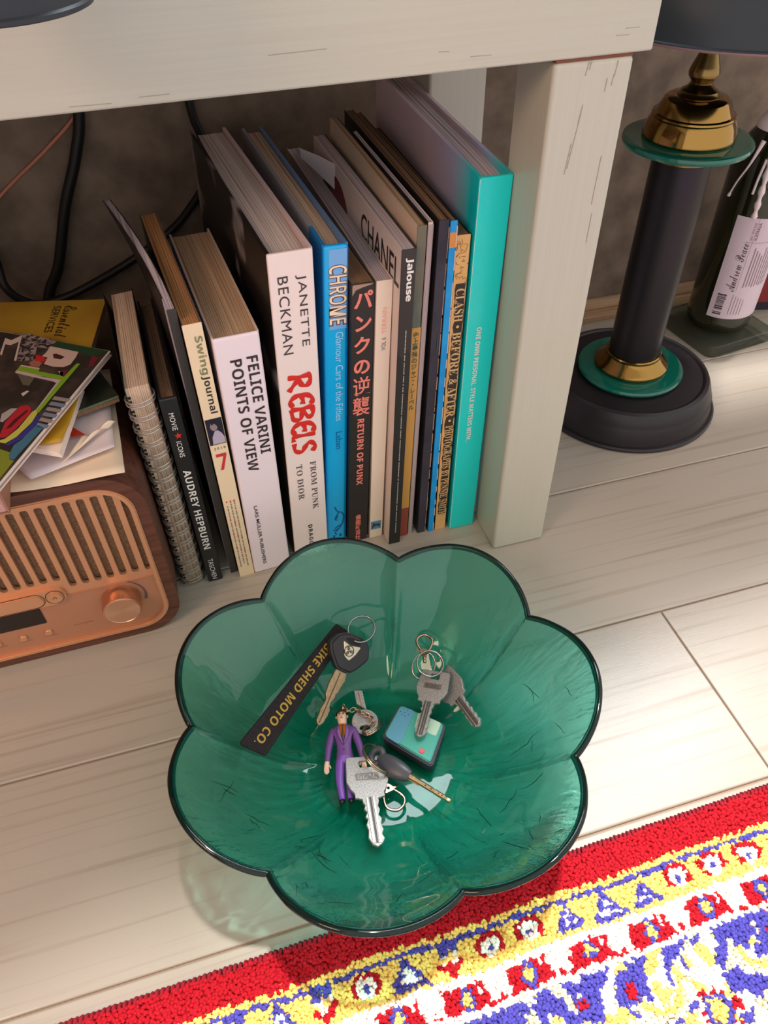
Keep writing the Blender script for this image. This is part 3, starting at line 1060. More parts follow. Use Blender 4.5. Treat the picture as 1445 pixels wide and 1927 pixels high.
# ------------------------------------------------------------------ retro radio
wood = mat('walnut', (104, 62, 46), 0.42, col2=(66, 36, 28), nscale=5, stretch=(2, 30, 30), detail=7, lo=0.38, hi=0.68, bump=0.15, bscale=8, bstretch=(2, 60, 60), bdist=0.0006)
rose = mat('rose_gold', (218, 162, 124), 0.34, 0.55)
rose2 = mat('rose_panel', (194, 138, 108), 0.42, 0.4)
cloth = mat('speaker_cloth', (150, 112, 82), 0.9, col2=(122, 90, 66), nscale=900, stretch=(1, 1, 1), detail=3, bump=0.6, bscale=420, bdist=0.0008)
radio = thing('radio', 'walnut-cased retro radio with a rose-gold slotted grille and round volume knob', 'radio', (-0.0612, 0.4242, 0), (0, 0, rad(0.6)))
TOY = lambda c: Vector((c.x, c.z, c.y))
RX0 = -0.322
mb = MB()
outer = rrect(RX0, 0, 0, 0.1745, 0.033, 10)
inner = rrect(RX0 + 0.0085, -0.0085, 0.0085, 0.1660, 0.026, 10)
mb.prism([outer, inner], 0.0, 0.022)
mb.prism([outer], 0.022, 0.158)
mb.warp(TOY)
mb.done('cabinet', wood, radio, smooth=40)
mb = MB()
mb.prism([rrect(RX0 + 0.0085, -0.0085, 0.0085, 0.1660, 0.026, 10), rrect(RX0 + 0.0126, -0.0126, 0.0126, 0.1619, 0.0222, 10)], 0.006, -0.0016, bevel=0.0009, seg=2)
mb.warp(TOY)
mb.done('gold_frame', rose, radio, smooth=50)
# grille: upright bars, and the fillers that round off the slots between them
XL, XR, YB, YT_ = RX0 + 0.0126, -0.0126, 0.0671, 0.1619
slots = []
x = -0.0148
while x > RX0 + 0.014:
    k = len(slots)
    slots.append((x, 0.00275 if k else 0.0022, 0.0742 if (k < 7 or x < -0.232) else 0.0838, 0.1590 if k else 0.1536))
    x -= 0.0094
mb = MB()
for x, w_, bot, top_ in slots:
    mb.prism([[(x - w_, 0.0671), (x + w_, 0.0671)] + [(x + w_ * math.cos(rad(q_)), bot + w_ + w_ * math.sin(rad(q_))) for q_ in range(0, -181, -30)]], 0.0012, 0.0045)
    mb.prism([[(x - w_, 0.1619), (x - w_, top_ - 0.0012), (x - w_ + 0.0012, top_), (x + w_ - 0.0012, top_), (x + w_, top_ - 0.0012), (x + w_, 0.1619)]], 0.0012, 0.0045)
mb.warp(TOY)
tag(mb.done('grille_plate', rose, radio, smooth=0), kind='stuff')
edges_ = [(XR + 0.0003, slots[0][0] + slots[0][1])] + [(p_[0] - p_[1], q_[0] + q_[1]) for p_, q_ in zip(slots, slots[1:])] + [(slots[-1][0] - slots[-1][1], XL)]
bar_me = {}
for xr_, xl_ in edges_:
    key = round(xr_ - xl_, 5)
    if key not in bar_me:
        mb = MB()
        mb.box(-key / 2, key / 2, 0.0012, 0.0045, YB, YT_)
        o = mb.done('grille_bar', rose, radio, smooth=0)
        bar_me[key] = o.data
    else:
        o = bpy.data.objects.new('grille_bar', bar_me[key])
        COL.objects.link(o)
        o.parent = radio
    o.location = ((xr_ + xl_) / 2, 0, 0)
mb = MB()
mb.box(RX0 + 0.012, -0.012, 0.0062, 0.007, 0.06, 0.164)
mb.done('speaker_cloth', cloth, radio, smooth=0)
mb = MB()
lp = [p for p in rrect(RX0 + 0.0126, -0.0126, 0.0126, 0.1619, 0.0222, 8) if p[1] < 0.05]
mb.prism([[(-0.0126, 0.0672)] + [(RX0 + 0.0126, 0.0672)] + lp], 0.0045, 0.0018)
mb.box(RX0 + 0.0126, -0.0126, 0.0668, 0.0674, 0.0002, 0.0045)
mb.warp(TOY)
mb.done('control_panel', rose2, radio, smooth=30)
mb = MB()
mb.prism([rrect(-0.225, -0.0785, 0.0612, 0.0800, 0.0092, 8)], 0.003, -0.0022, bevel=0.001, seg=2)
mb.warp(TOY)
bar = mb.done('button_bar', rose, radio, smooth=40)
mb = MB()
mb.prism([rrect(-0.2185, -0.0945, 0.0632, 0.0776, 0.0071, 6)], -0.001, -0.0032, bevel=0.0011, seg=2)
mb.prism([rrect(-0.0928, -0.0806, 0.0638, 0.0774, 0.0060, 6)], -0.001, -0.0034, bevel=0.0011, seg=2)
mb.warp(TOY)
mb.done('button', rose, bar, smooth=40)
mb = MB()
gap = INK('gap', (70, 40, 28), 0.8)
mb.prism([rrect(-0.2191, -0.0939, 0.0626, 0.0782, 0.0077, 6), rrect(-0.2185, -0.0945, 0.0632, 0.0776, 0.0071, 6)], -0.0022, -0.00235)
mb.prism([rrect(-0.0934, -0.0800, 0.0632, 0.0780, 0.0066, 6), rrect(-0.0928, -0.0806, 0.0638, 0.0774, 0.0060, 6)], -0.0022, -0.00235)
mb.prism([[(-0.0885, 0.0700), (-0.0867, 0.0722), (-0.0849, 0.0700), (-0.0855, 0.0700), (-0.0867, 0.0714), (-0.0879, 0.0700)]], -0.0034, -0.00355)
mb.warp(TOY)
mb.done('button_outline', gap, bar, smooth=0)
mb = MB()
mb.prism([rrect(-0.245, -0.1022, 0.0400, 0.0580, 0.0006, 2)], 0.002, 0.0011)
mb.warp(TOY)
mb.done('display', mat('display', (34, 24, 20), 0.25), radio, smooth=0)
for bx in (-0.1046, -0.1240, -0.1434, -0.1630):
    mb = MB()
    mb.lathe([(0.0033, 0.0), (0.0033, 0.0012), (0.0027, 0.0020), (0.0, 0.0022)], n=20, M=Matrix.Rotation(rad(90), 4, 'X'))
    o = mb.done('button', rose, radio, smooth=40)
    o.location = (bx, 0.0018, 0.0283)
kp = aty(230, 1153, 0.4242 - 0.0142)
knob_m = mat('knob_side', (206, 150, 118), 0.3, 0.85)
knob_f = mat('knob_face', (236, 190, 160), 0.26, 1.0)
kn = knob_f.node_tree
kt = kn.nodes.new('ShaderNodeTangent')
kt.direction_type = 'RADIAL'
kt.axis = 'Y'
kb = kn.nodes['Principled BSDF']
kb.inputs['Anisotropic'].default_value = 0.85
kn.links.new(kt.outputs[0], kb.inputs['Tangent'])
mb = MB()
RM = Matrix.Rotation(rad(90), 4, 'X')
mb.lathe([(0.0, 0.0), (0.0150, 0.0), (0.0150, 0.0132), (0.0146, 0.0140), (0.0136, 0.0144)], n=48, mi=0, M=RM)
mb.lathe([(0.0136, 0.0144), (0.0134, 0.0141), (0.0, 0.0141)], n=48, mi=1, M=RM)
kno = mb.done('volume_knob', [knob_m, knob_f], radio, smooth=35)
kno.location = (kp.x + 0.0612, 0.0018, kp.z)
mb = MB()
arc_o, arc_i = [], []
for i in range(17):
    a = rad(78 - 100 * i / 16)
    w_ = 0.0003 + 0.0022 * (i / 16)
    arc_o.append(((0.0192 + w_ / 2) * math.cos(a), (0.0192 + w_ / 2) * math.sin(a)))
    arc_i.append(((0.0192 - w_ / 2) * math.cos(a), (0.0192 - w_ / 2) * math.sin(a)))
mb.prism([arc_o + arc_i[::-1]], -0.0001, 0.0001)
mb.warp(lambda c: Vector((c.x + kno.location.x, 0.0017 + c.z, c.y + kno.location.z)))
mb.done('volume_scale', INK('slate2', (110, 78, 82)), radio, smooth=0)
letter('VOLUME', lambda u, v: Vector((kno.location.x - 0.0095 + 0.0085 * u, 0.0016, kno.location.z + 0.0178 + 0.0013 * v)), INK('umber', (140, 86, 62)), radio, 'printed_word')
mb = MB()
for i in range(7):
    mb.box(-0.0845 + i * 0.0022, -0.0845 + i * 0.0022 + 0.0016, 0.0016, 0.002, 0.0278, 0.0296)
for bx in (-0.1046, -0.1240, -0.1434):
    mb.box(bx - 0.003, bx + 0.006, 0.0016, 0.002, 0.0228, 0.0232)
mb.done('faint_print', INK('umber2', (168, 106, 78)), radio, smooth=0)
mb = MB()
for fx in (-0.03, -0.292):
    mb.box(fx - 0.008, fx + 0.008, 0.02, 0.03, -0.0001, 0.0012)
mb.done('foot_pads', gap, radio, smooth=0)

# ------------------------------------------------------------------ papers and magazines on the radio
ZT = 0.1752
PG = 'papers and magazines piled on the radio'


def quad_sheet(mb, A, B, Cc, D, zf, nu=14, nv=14, mi=0):
    """A,B,C,D are 2D corners; zf(u,v) gives the height"""
    def fn(u, v):
        p = (Vector(A) * (1 - u) + Vector(B) * u) * (1 - v) + (Vector(D) * (1 - u) + Vector(Cc) * u) * v
        return Vector((p[0], p[1], zf(u, v)))
    mb.sheet(fn, nu, nv, mi)


def solidify(o, th):
    md = o.modifiers.new('thickness', 'SOLIDIFY')
    md.thickness = th
    md.offset = 1.0
    return o


pap = mat('paper_cream', (238, 216, 190), 0.7)
pap2 = mat('paper_lilac', (226, 212, 216), 0.7)
A0 = at(18, 917, 0.178)
B0 = at(236, 890, 0.178)
C0 = at(205, 690, 0.178)
mb = MB()
quad_sheet(mb, (-0.215, A0.y + 0.002), (B0.x, B0.y - 0.001), (C0.x, C0.y), (-0.215, C0.y + 0.01),
           lambda u, v: ZT + 0.0004 + 0.0018 * math.sin(u * 5.0) ** 2 * (1 - v) ** 2 + 0.003 * max(0, 0.35 - v) * max(0, u - 0.75) * 8)
o = mb.done('paper_sheet', pap, smooth=60)
solidify(o, 0.0003)
tag(o, 'large cream sheet of paper lowest on the radio, edge towards the grille', 'paper', PG)
mb = MB()
p1, p2, p3, p4 = at(60, 905, 0.179), at(216, 843, 0.182), at(205, 742, 0.179), (-0.205, 0.545, 0)
quad_sheet(mb, (p1.x, p1.y), (p2.x, p2.y), (p3.x, p3.y), (p4[0], p4[1]),
           lambda u, v: ZT + 0.0052 + 0.0035 * max(0, 1 - v * 2.2) * u * u + 0.0010 * math.sin(9 * v + 4 * u) * (1 - v) * u)
o = mb.done('folded_letter', pap2, smooth=60)
solidify(o, 0.0003)
tag(o, 'pale sheet with a lifted crumpled edge lying on the cream sheet', 'paper', PG)
mb = MB()
p1, p2 = at(120, 880, 0.181), at(190, 806, 0.186)
p3 = at(216, 790, 0.188)
p4 = at(140, 850, 0.184)
quad_sheet(mb, (p1.x, p1.y), (p2.x, p2.y), (p3.x, p3.y), (p4.x + 0.004, p4.y + 0.012), lambda u, v: ZT + 0.0095 + 0.004 * u * math.sin(v * 3.1) + 0.0016 * math.sin(u * 14) * v, 18, 10)
curl = mb.done('curled_corner', pap, o, smooth=60)
solidify(curl, 0.00025)
mb = MB()
r1, r2, r3 = at(134, 803, 0.1842), at(161, 819, 0.1842), at(133, 823, 0.1842)
mb.prism([[(r1.x, r1.y), (r2.x, r2.y), (r3.x, r3.y)]], 0.1845, 0.1848)
mb.done('red_triangle', INK('orange_red', (196, 54, 26)), o, smooth=0)

mb = MB()
c1, c2, c3 = at(222, 745, 0.190), at(150, 772, 0.190), at(188, 700, 0.190)
e1 = (Vector((c2.x, c2.y)) - Vector((c1.x, c1.y))).normalized()
e2 = (Vector((c3.x, c3.y)) - Vector((c1.x, c1.y))).normalized()
q0 = Vector((c1.x, c1.y))
q1, q2, q3 = q0 + e1 * 0.125, q0 + e1 * 0.125 + e2 * 0.07, q0 + e2 * 0.07
dk = thing('dark_green_booklet', 'dark green-black booklet poking out under the colourful magazine', 'booklet', (q0.x, q0.y, 0.1850), group=PG)
mb = MB()
mb.prism([[tuple(v - q0) for v in (q0, q1, q2, q3)]], 0.0, 0.0034)
mb.done('pages', P_DARK, dk, smooth=0)
mb = MB()
mb.prism([[tuple(v - q0) for v in (q0 - e1 * 0.0008, q1, q2, q3)]], 0.0035, 0.0042)
mb.done('cover', mat('green_black', (46, 52, 40), 0.3, col2=(30, 30, 26), nscale=30), dk, smooth=0)
mb = MB()
mb.tube([(0, 0, 0.0044), ((q1 - q0).x, (q1 - q0).y, 0.0044)], 0.0009, n=6)
mb.done('fold_edge', mat('green_edge', (106, 116, 92), 0.4), dk, smooth=60)

a1, a2, a3 = at(118, 862, 0.1895), at(146, 752, 0.1955), at(60, 852, 0.1895)
pd = thing('yellow_notepad', 'small yellow notepad with white page edges and a curled cover corner', 'notepad', (0, 0, 0), group=PG)
u1 = (Vector((a3.x, a3.y)) - Vector((a1.x, a1.y))).normalized()
u2 = (Vector((a2.x, a2.y)) - Vector((a1.x, a1.y))).normalized()
b0 = Vector((a1.x, a1.y))
bq = [b0, b0 + u1 * 0.034, b0 + u1 * 0.034 + u2 * 0.075, b0 + u2 * 0.075]
mb = MB()
for k in range(4):
    s = k * 0.0003
    mb.prism([[(v.x + s * RND.uniform(-1, 1), v.y + s * RND.uniform(-1, 1)) for v in bq]], 0.1898 + k * 0.0012, 0.1898 + k * 0.0012 + 0.0011)
mb.done('pages', mat('pad_white', (244, 226, 212), 0.7), pd, smooth=0)
mb = MB()
quad_sheet(mb, bq[1], bq[0] + u2 * 0.006, bq[3], bq[2], lambda u, v: 0.1950 + 0.0045 * max(0, u - 0.45) * max(0, 0.35 - v) * 4.5, 12, 12)
yel = mat('mustard', (206, 160, 44), 0.55)
o = solidify(mb.done('cover', yel, pd, smooth=60), 0.0002)
sc_ = b0 + u1 * 0.011 + u2 * 0.020
mb = MB()
mb.prism([[(sc_.x + (.0035 if k % 2 == 0 else .0014) * math.cos(k * math.pi / 4 + .5), sc_.y + (.0035 if k % 2 == 0 else .0014) * math.sin(k * math.pi / 4 + .5)) for k in range(8)]], 0.1953, 0.1956)
mb.done('star_print', IK, pd, smooth=0)

# yellow magazine at the back
y1, y2, y3 = at(199, 562, 0.1925), at(5, 568, 0.1925), at(172, 650, 0.1925)
v1 = (Vector((y2.x, y2.y)) - Vector((y1.x, y1.y))).normalized()
v2 = (Vector((y3.x, y3.y)) - Vector((y1.x, y1.y))).normalized()
w0 = Vector((y1.x, y1.y))
ym = thing('yellow_magazine', 'mustard yellow magazine with hand-lettered title at the back of the pile', 'magazine', (w0.x, w0.y, 0.1862), group=PG)
zz = Vector((0, 0))
yq = [zz, v1 * 0.155, v1 * 0.155 + v2 * 0.125, v2 * 0.125]
mb = MB()
mb.prism([[tuple(v) for v in yq]], 0, 0.0052)
mb.done('pages', mat('brown_edge', (176, 126, 92), 0.8), ym, smooth=0)
mb = MB()
mb.prism([[tuple(v * 0.995) for v in yq]], 0.0053, 0.0058)
mb.done('cover', mat('mustard_cover', (190, 150, 46), 0.5, col2=(176, 132, 38), nscale=14), ym, smooth=0)
YT = lambda a, b, z=0.0062: Vector((v1.x * a + v2.x * b, v1.y * a + v2.y * b, z))
INKB = INK('ink_brown', (54, 34, 18))
letter('Essential', lambda u, v: YT(.0335 - .011 * v, .010 + .050 * u), INKB, ym, 'cover_lettering', 'script')
letter('SERVICES', lambda u, v: YT(.0430 - .0065 * v, .010 + .042 * u), INKB, ym, 'cover_lettering')


def arc_word(s, cx, cy, r, a0, a1, hgt):
    def fn(u, v):
        a = rad(a0 + (a1 - a0) * u)
        rr = r + hgt * (v - .5)
        return YT(cx - rr * math.cos(a), cy - rr * math.sin(a))
    letter(s, fn, INKB, ym, 'cover_lettering')


arc_word('MAGAZINE ESSE', .1275, .060, .036, 100, 172, .0035)
mb = MB()
mb.prism([[tuple(YT(.100 + .042 * math.cos(k * math.pi / 12), .056 + .0075 * math.sin(k * math.pi / 12)).to_2d()) for k in range(24)]], 0.0059, 0.0061)
mb.done('green_brush_mark', INK('green', (74, 92, 34)), ym, smooth=0)

# pink edged paperback under the colourful magazine
g1 = at(19, 964, 0.1765)
pk = thing('pink_edged_paperback', 'brown paperback with pink page edges overhanging the radio grille', 'book', (g1.x, g1.y, 0.1760), (0, 0, rad(2)), PG)
mb = MB()
mb.box(-0.12, -0.0016, 0.0012, 0.135, 0.001, 0.0222)
mb.done('pages', paper('pink', (234, 184, 176), (190, 126, 120)), pk, smooth=0)
mb = MB()
mb.box(-0.121, 0, 0, 0.136, 0.0, 0.0010)
mb.box(-0.121, 0, 0, 0.136, 0.0222, 0.0232)
mb.box(-0.0012, 0, 0, 0.136, 0.0, 0.0232)
mb.done('cover', mat('tan_cover', (172, 122, 98), 0.55), pk, smooth=0)

# colourful magazine on top
ZM = 0.2008
m1, m2, m3 = at(207, 659, ZM + .005), at(0, 908, ZM + .005), at(0, 622, ZM + .005)
k1 = (Vector((m2.x, m2.y)) - Vector((m1.x, m1.y))).normalized()
k2 = (Vector((m3.x, m3.y)) - Vector((m1.x, m1.y)))
k2 = k2.normalized()
mo = Vector((m1.x, m1.y))
cm = thing('collage_magazine', 'magazine with a dark collage cover and big pale letters lying on top of the pile', 'magazine', (mo.x, mo.y, ZM), group=PG)
Lm, Wm = 0.205, 0.15
mq = [zz, k1 * Lm, k1 * Lm + k2 * Wm, k2 * Wm]
mb = MB()
mb.prism([[tuple(v) for v in mq]], 0.0, 0.0012)
mb.done('back_cover', mat('mag_white', (232, 206, 196), 0.5), cm, smooth=0)
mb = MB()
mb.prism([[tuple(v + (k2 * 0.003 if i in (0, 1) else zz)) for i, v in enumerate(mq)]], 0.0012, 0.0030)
mb.done('pages', mat('gap_shade', (40, 30, 34), 0.8), cm, smooth=0)  # shade of the open gap, painted as a dark layer
mb = MB()
mb.prism([[tuple(v) for v in mq]], 0.0030, 0.0044)
mb.done('front_pages', mat('mag_edge', (226, 210, 200), 0.5), cm, smooth=0)
CT = lambda a, b, z=0.0049: Vector((k1.x * a + k2.x * b, k1.y * a + k2.y * b, z))
mb = MB()
mb.prism([[tuple(CT(a, b).to_2d()) for a, b in ((.0006, .001), (Lm, .001), (Lm, Wm), (.0006, Wm))]], 0.0044, 0.0046)
mb.done('front_cover', mat('collage', (50, 42, 38), 0.35, col2=(88, 70, 62), nscale=45, detail=6, lo=.45, hi=.7), cm, smooth=0)


def cp(pts, m, name='cover_print', z=0.0047):
    mb = MB()
    M_ = [CT(a / 1000, b / 1000) for a, b in pts]
    mb.prism([[(v.x, v.y) for v in M_]], z, z + 0.00012)
    return mb.done(name, m, cm, smooth=0)


def onmag(*pts):
    o = []
    for px, py in pts:
        d = at(px, py, ZM + .0047)
        d = Vector((d.x, d.y)) - mo
        det = k1.x * k2.y - k1.y * k2.x
        o.append(((d.x * k2.y - d.y * k2.x) / det * 1000, (k1.x * d.y - k1.y * d.x) / det * 1000))
    return o


ZO = lambda x, y: (x / 6.02, 550 + y / 6.02)
zo = lambda *p: onmag(*[ZO(*q) for q in p])
cp(zo((640, 555), (1235, 665), (1150, 700), (1050, 735), (880, 670), (600, 620)), INK('leaf', (36, 66, 40)))
cp(zo((330, 470), (640, 555), (560, 640), (420, 620), (390, 760), (190, 790), (250, 480)), mat('newsprint', (150, 132, 128), 0.6, col2=(44, 36, 38), nscale=330, lo=.45, hi=.55))
cp(zo((60, 520), (130, 545), (250, 490), (185, 780), (160, 775), (215, 560), (120, 600), (60, 590), (20, 720), (0, 700)), INK('bone', (206, 184, 172)), z=0.0048)
cp(zo((575, 615), (890, 680), (860, 740), (800, 820), (720, 850), (600, 845), (500, 815), (530, 760), (480, 725), (520, 690)), INK('bone2', (206, 176, 164)), z=0.0049)
cp(zo((600, 705), (640, 700), (735, 735), (690, 765), (610, 750)), INK('maroon', (74, 30, 34)), z=0.0050)
cp(zo((410, 710), (540, 745), (500, 790), (400, 780)), INK('red2', (196, 40, 40)), z=0.0049)
cp(zo((330, 800), (400, 760), (480, 800), (440, 850), (350, 835)), INK('clay', (164, 104, 82)), z=0.0048)
cp(zo((240, 825), (450, 860), (440, 905), (690, 945), (660, 895), (715, 905), (715, 985), (170, 912)), INK('bone2', (206, 176, 164)), z=0.00485)
cp(zo((225, 840), (445, 880), (440, 900), (680, 945), (720, 965), (870, 810), (910, 815), (440, 1370), (410, 1350), (690, 1000), (195, 890)), INK('lime', (124, 164, 40)), z=0.0050)
cp(zo((175, 905), (700, 1000), (440, 1350), (400, 1345), (640, 1030), (590, 1010), (185, 920)), INK('lilac', (196, 168, 176)), z=0.0049)
cp(zo((200, 930), (400, 960), (330, 1060), (260, 1050)), INK('moss2', (98, 92, 76)), z=0.0048)
cp(zo((240, 1150), (310, 1115), (330, 1125), (260, 1180)), INK('bone', (206, 184, 172)), z=0.0048)
cp(zo((690, 890), (780, 880), (720, 960), (670, 940)), INK('maroon2', (112, 34, 42)), z=0.00485)
cp(zo((1040, 720), (1120, 740), (1060, 830), (1000, 840)), INK('maroon2', (112, 34, 42)), z=0.0048)
for k in range(6):
    yy = 1180 + k * 60
    cp(zo((620 - k * 38, yy), (800 - k * 48, yy + 30), (770 - k * 48, yy + 66), (590 - k * 38, yy + 36)), INK('bluegrey' if k % 2 else 'stone', (120, 128, 150) if k % 2 else (150, 136, 132)), z=0.0048)
ZQ = lambda x, y: (x / 5.78, 750 + y / 5.78)
zq = lambda *p: onmag(*[ZQ(*q) for q in p])
cp(zq((0, 400), (60, 260), (220, 90), (300, 75), (345, 110), (330, 170), (180, 330), (60, 430), (0, 430)), INK('lip_red', (176, 38, 48)), z=0.0050)
cp(zq((60, 340), (150, 240), (230, 180), (290, 130), (310, 140), (220, 220), (120, 320)), INK('lip_dark', (84, 20, 30)), z=0.0051)
cp(zq((0, 460), (60, 440), (200, 330), (350, 150), (400, 120), (410, 160), (350, 260), (180, 420), (60, 490), (0, 480)), INK('straw', (190, 182, 78)), z=0.00495)
cp(zq((60, 500), (200, 410), (360, 260), (410, 170), (435, 200), (400, 290), (240, 440), (90, 520)), INK('indigo', (56, 50, 128)), z=0.0049)
cp(zq((95, 620), (150, 510), (250, 440), (330, 310), (420, 295), (470, 320), (330, 470), (220, 590), (150, 670), (110, 660)), INK('petrol', (66, 108, 128)), z=0.0048)
cp(zq((0, 550), (120, 590), (100, 660), (150, 680), (0, 870)), INK('olive', (124, 130, 40)), z=0.0047)
cp(zq((20, 170), (120, 110), (190, 110), (100, 200), (30, 260), (0, 250)), INK('ash', (170, 158, 156)), z=0.0048)

# ------------------------------------------------------------------ cables behind the books
blk_rub = mat('cable_black', (20, 17, 16), 0.5)
mb = MB()
mb.tube(smooth_path([(-0.03, 0.60, 0.4575), (-0.03, 0.66, 0.4575), (-0.034, 0.725, 0.462), (-0.040, 0.752, 0.445), (-0.045, 0.764, 0.40), (-0.058, 0.764, 0.31), (-0.072, 0.764, 0.27), (-0.095, 0.764, 0.225), (-0.118, 0.764, 0.17), (-0.139, 0.764, 0.135), (-0.17, 0.745, 0.05), (-0.22, 0.74, 0.006), (-0.40, 0.742, 0.006)], 8), 0.0052, n=10)
tag(mb.done('power_cable', blk_rub, smooth=60), 'thick black cable hanging down the wall behind the radio', 'cable')
mb = MB()
mb.tube(smooth_path([(0.03, 0.60, 0.4565), (0.03, 0.66, 0.4565), (0.031, 0.725, 0.461), (0.032, 0.752, 0.445), (0.034, 0.766, 0.40), (0.037, 0.766, 0.30), (0.042, 0.766, 0.27), (0.040, 0.766, 0.235), (0.018, 0.766, 0.207), (-0.006, 0.766, 0.187), (-0.05, 0.766, 0.163), (-0.105, 0.7535, 0.146), (-0.135, 0.7535, 0.139), (-0.154, 0.7535, 0.141), (-0.170, 0.7535, 0.16), (-0.172, 0.765, 0.19), (-0.18, 0.766, 0.26), (-0.2, 0.766, 0.40), (-0.2, 0.752, 0.445), (-0.2, 0.725, 0.461), (-0.2, 0.66, 0.4565), (-0.2, 0.60, 0.4565)], 8), 0.0040, n=10)
tag(mb.done('looped_cable', blk_rub, smooth=60), 'black cable looping low across the wall and up behind the big hardback', 'cable')
mb = MB()
mb.tube(smooth_path([(0.0, 0.60, 0.4542), (0.0, 0.67, 0.4542), (-0.002, 0.73, 0.456), (-0.008, 0.757, 0.43), (-0.016, 0.769, 0.37), (-0.030, 0.770, 0.335), (-0.062, 0.7725, 0.301), (-0.10, 0.7735, 0.272), (-0.150, 0.7735, 0.238), (-0.25, 0.7735, 0.16), (-0.30, 0.7735, 0.06), (-0.32, 0.76, 0.012), (-0.42, 0.76, 0.012)], 8), 0.0016, n=8)
tag(mb.done('thin_wire', mat('wire_copper', (196, 122, 102), 0.5), smooth=60), 'thin coppery wire slanting down the wall at far left', 'cable')
# ------------------------------------------------------------------ lamps
lamp_blk = mat('lamp_black', (36, 31, 35), 0.36, spec=0.5)
lamp_tube = mat('lamp_tube_black', (34, 29, 34), 0.33, 0.25)
shade_m = mat('shade_black', (42, 46, 52), 0.42, 0.2)
brass = mat('brass', (158, 122, 66), 0.12, 1.0)
brass_d = mat('brass_dull', (134, 110, 66), 0.24, 1.0)
disc_m = mat('green_glass_disc', (20, 140, 118), 0.08, trans=0.5, ior=1.5, coat=0.4)
lamp = thing('table_lamp', 'black column lamp with brass fittings and green glass discs beside the table leg', 'lamp', (0.448, 0.598, 0))


def part(name, prof, m, parent, n=64, z=0, smooth=35):
    mb = MB()
    mb.lathe(prof, n=n)
    o = mb.done(name, m, parent, smooth=smooth)
    o.location = (0, 0, z)
    return o


part('base', [(0, 0), (0.0965, 0), (0.0985, 0.0012), (0.0988, 0.0032), (0.0972, 0.0048), (0.0945, 0.0052), (0.0938, 0.010), (0.0925, 0.020), (0.0905, 0.0225), (0.0900, 0.027), (0.0880, 0.033), (0.0850, 0.0385), (0.0815, 0.0402), (0.0795, 0.0398), (0.0780, 0.0384), (0.060, 0.0388), (0, 0.039)], lamp_blk, lamp, 96)
part('glass_disc', [(0, 0), (0.052, 0), (0.0556, 0.0016), (0.0564, 0.004), (0.0552, 0.0062), (0.051, 0.0072), (0, 0.0074)], disc_m, lamp, 80, 0.0392)
part('brass_collar', [(0, 0), (0.0375, 0), (0.0388, 0.0016), (0.0388, 0.0036), (0.0368, 0.0062), (0.0318, 0.011), (0.0292, 0.0146), (0.0292, 0.0168), (0.0278, 0.0178), (0, 0.0178)], brass, lamp, 64, 0.0467)
part('column', [(0, 0), (0.0262, 0), (0.0262, 0.200), (0, 0.200)], lamp_tube, lamp, 64, 0.0640)
part('brass_ring', [(0, 0), (0.0272, 0), (0.0282, 0.001), (0.0282, 0.0024), (0.0268, 0.0034), (0.0268, 0.0072), (0.030, 0.0092), (0.030, 0.011), (0, 0.011)], brass_d, lamp, 64, 0.2640)
part('glass_disc', [(0, 0), (0.0520, 0), (0.0552, 0.0012), (0.0562, 0.0035), (0.0555, 0.0058), (0.0520, 0.0068), (0, 0.007)], disc_m, lamp, 80, 0.2750)
part('brass_dome', [(0, 0), (0.0385, 0), (0.0396, 0.0014), (0.0396, 0.003), (0.0388, 0.006), (0.0372, 0.0118), (0.0345, 0.0166), (0.0352, 0.0180), (0.0345, 0.0194), (0.0322, 0.0202), (0.0272, 0.0300), (0.0252, 0.0318), (0.0178, 0.0330), (0, 0.0332)], brass, lamp, 64, 0.2820)
part('brass_stem', [(0, 0), (0.0172, 0), (0.0176, 0.0016), (0.0160, 0.0030), (0.0152, 0.0048), (0.0112, 0.0070), (0.0090, 0.0102), (0.0092, 0.0120), (0.0120, 0.0152), (0.0126, 0.0182), (0.0112, 0.0232), (0.0078, 0.0320), (0.0064, 0.0400), (0.0064, 0.14), (0, 0.14)], brass_d, lamp, 48, 0.3140)
shp = [(0.1250, 0.0), (0.1262, 0.0008), (0.1258, 0.0022), (0.1236, 0.003), (0.1215, 0.0100), (0.118, 0.024), (0.108, 0.044), (0.092, 0.058), (0.068, 0.068), (0.030, 0.074), (0.0, 0.075), (0.0, 0.0735), (0.030, 0.0725), (0.067, 0.0665), (0.0905, 0.0566), (0.1065, 0.0430), (0.1165, 0.0236), (0.120, 0.010), (0.1225, 0.001), (0.1250, 0.0)]
sh = part('shade', shp, shade_m, lamp, 96, 0.3735, 50)
sh.rotation_euler = (0, rad(1.6), 0)
mb = MB()
mb.tube([(0.1255 * math.cos(a), 0.1255 * math.sin(a), 0.0) for a in [2 * math.pi * k / 80 for k in range(80)]], 0.0009, n=6, closed=True)
rim_ = mb.done('rim', mat('shade_rim', (128, 96, 96), 0.4), sh, smooth=60)
rim_.location = (0, 0, 0.0008)

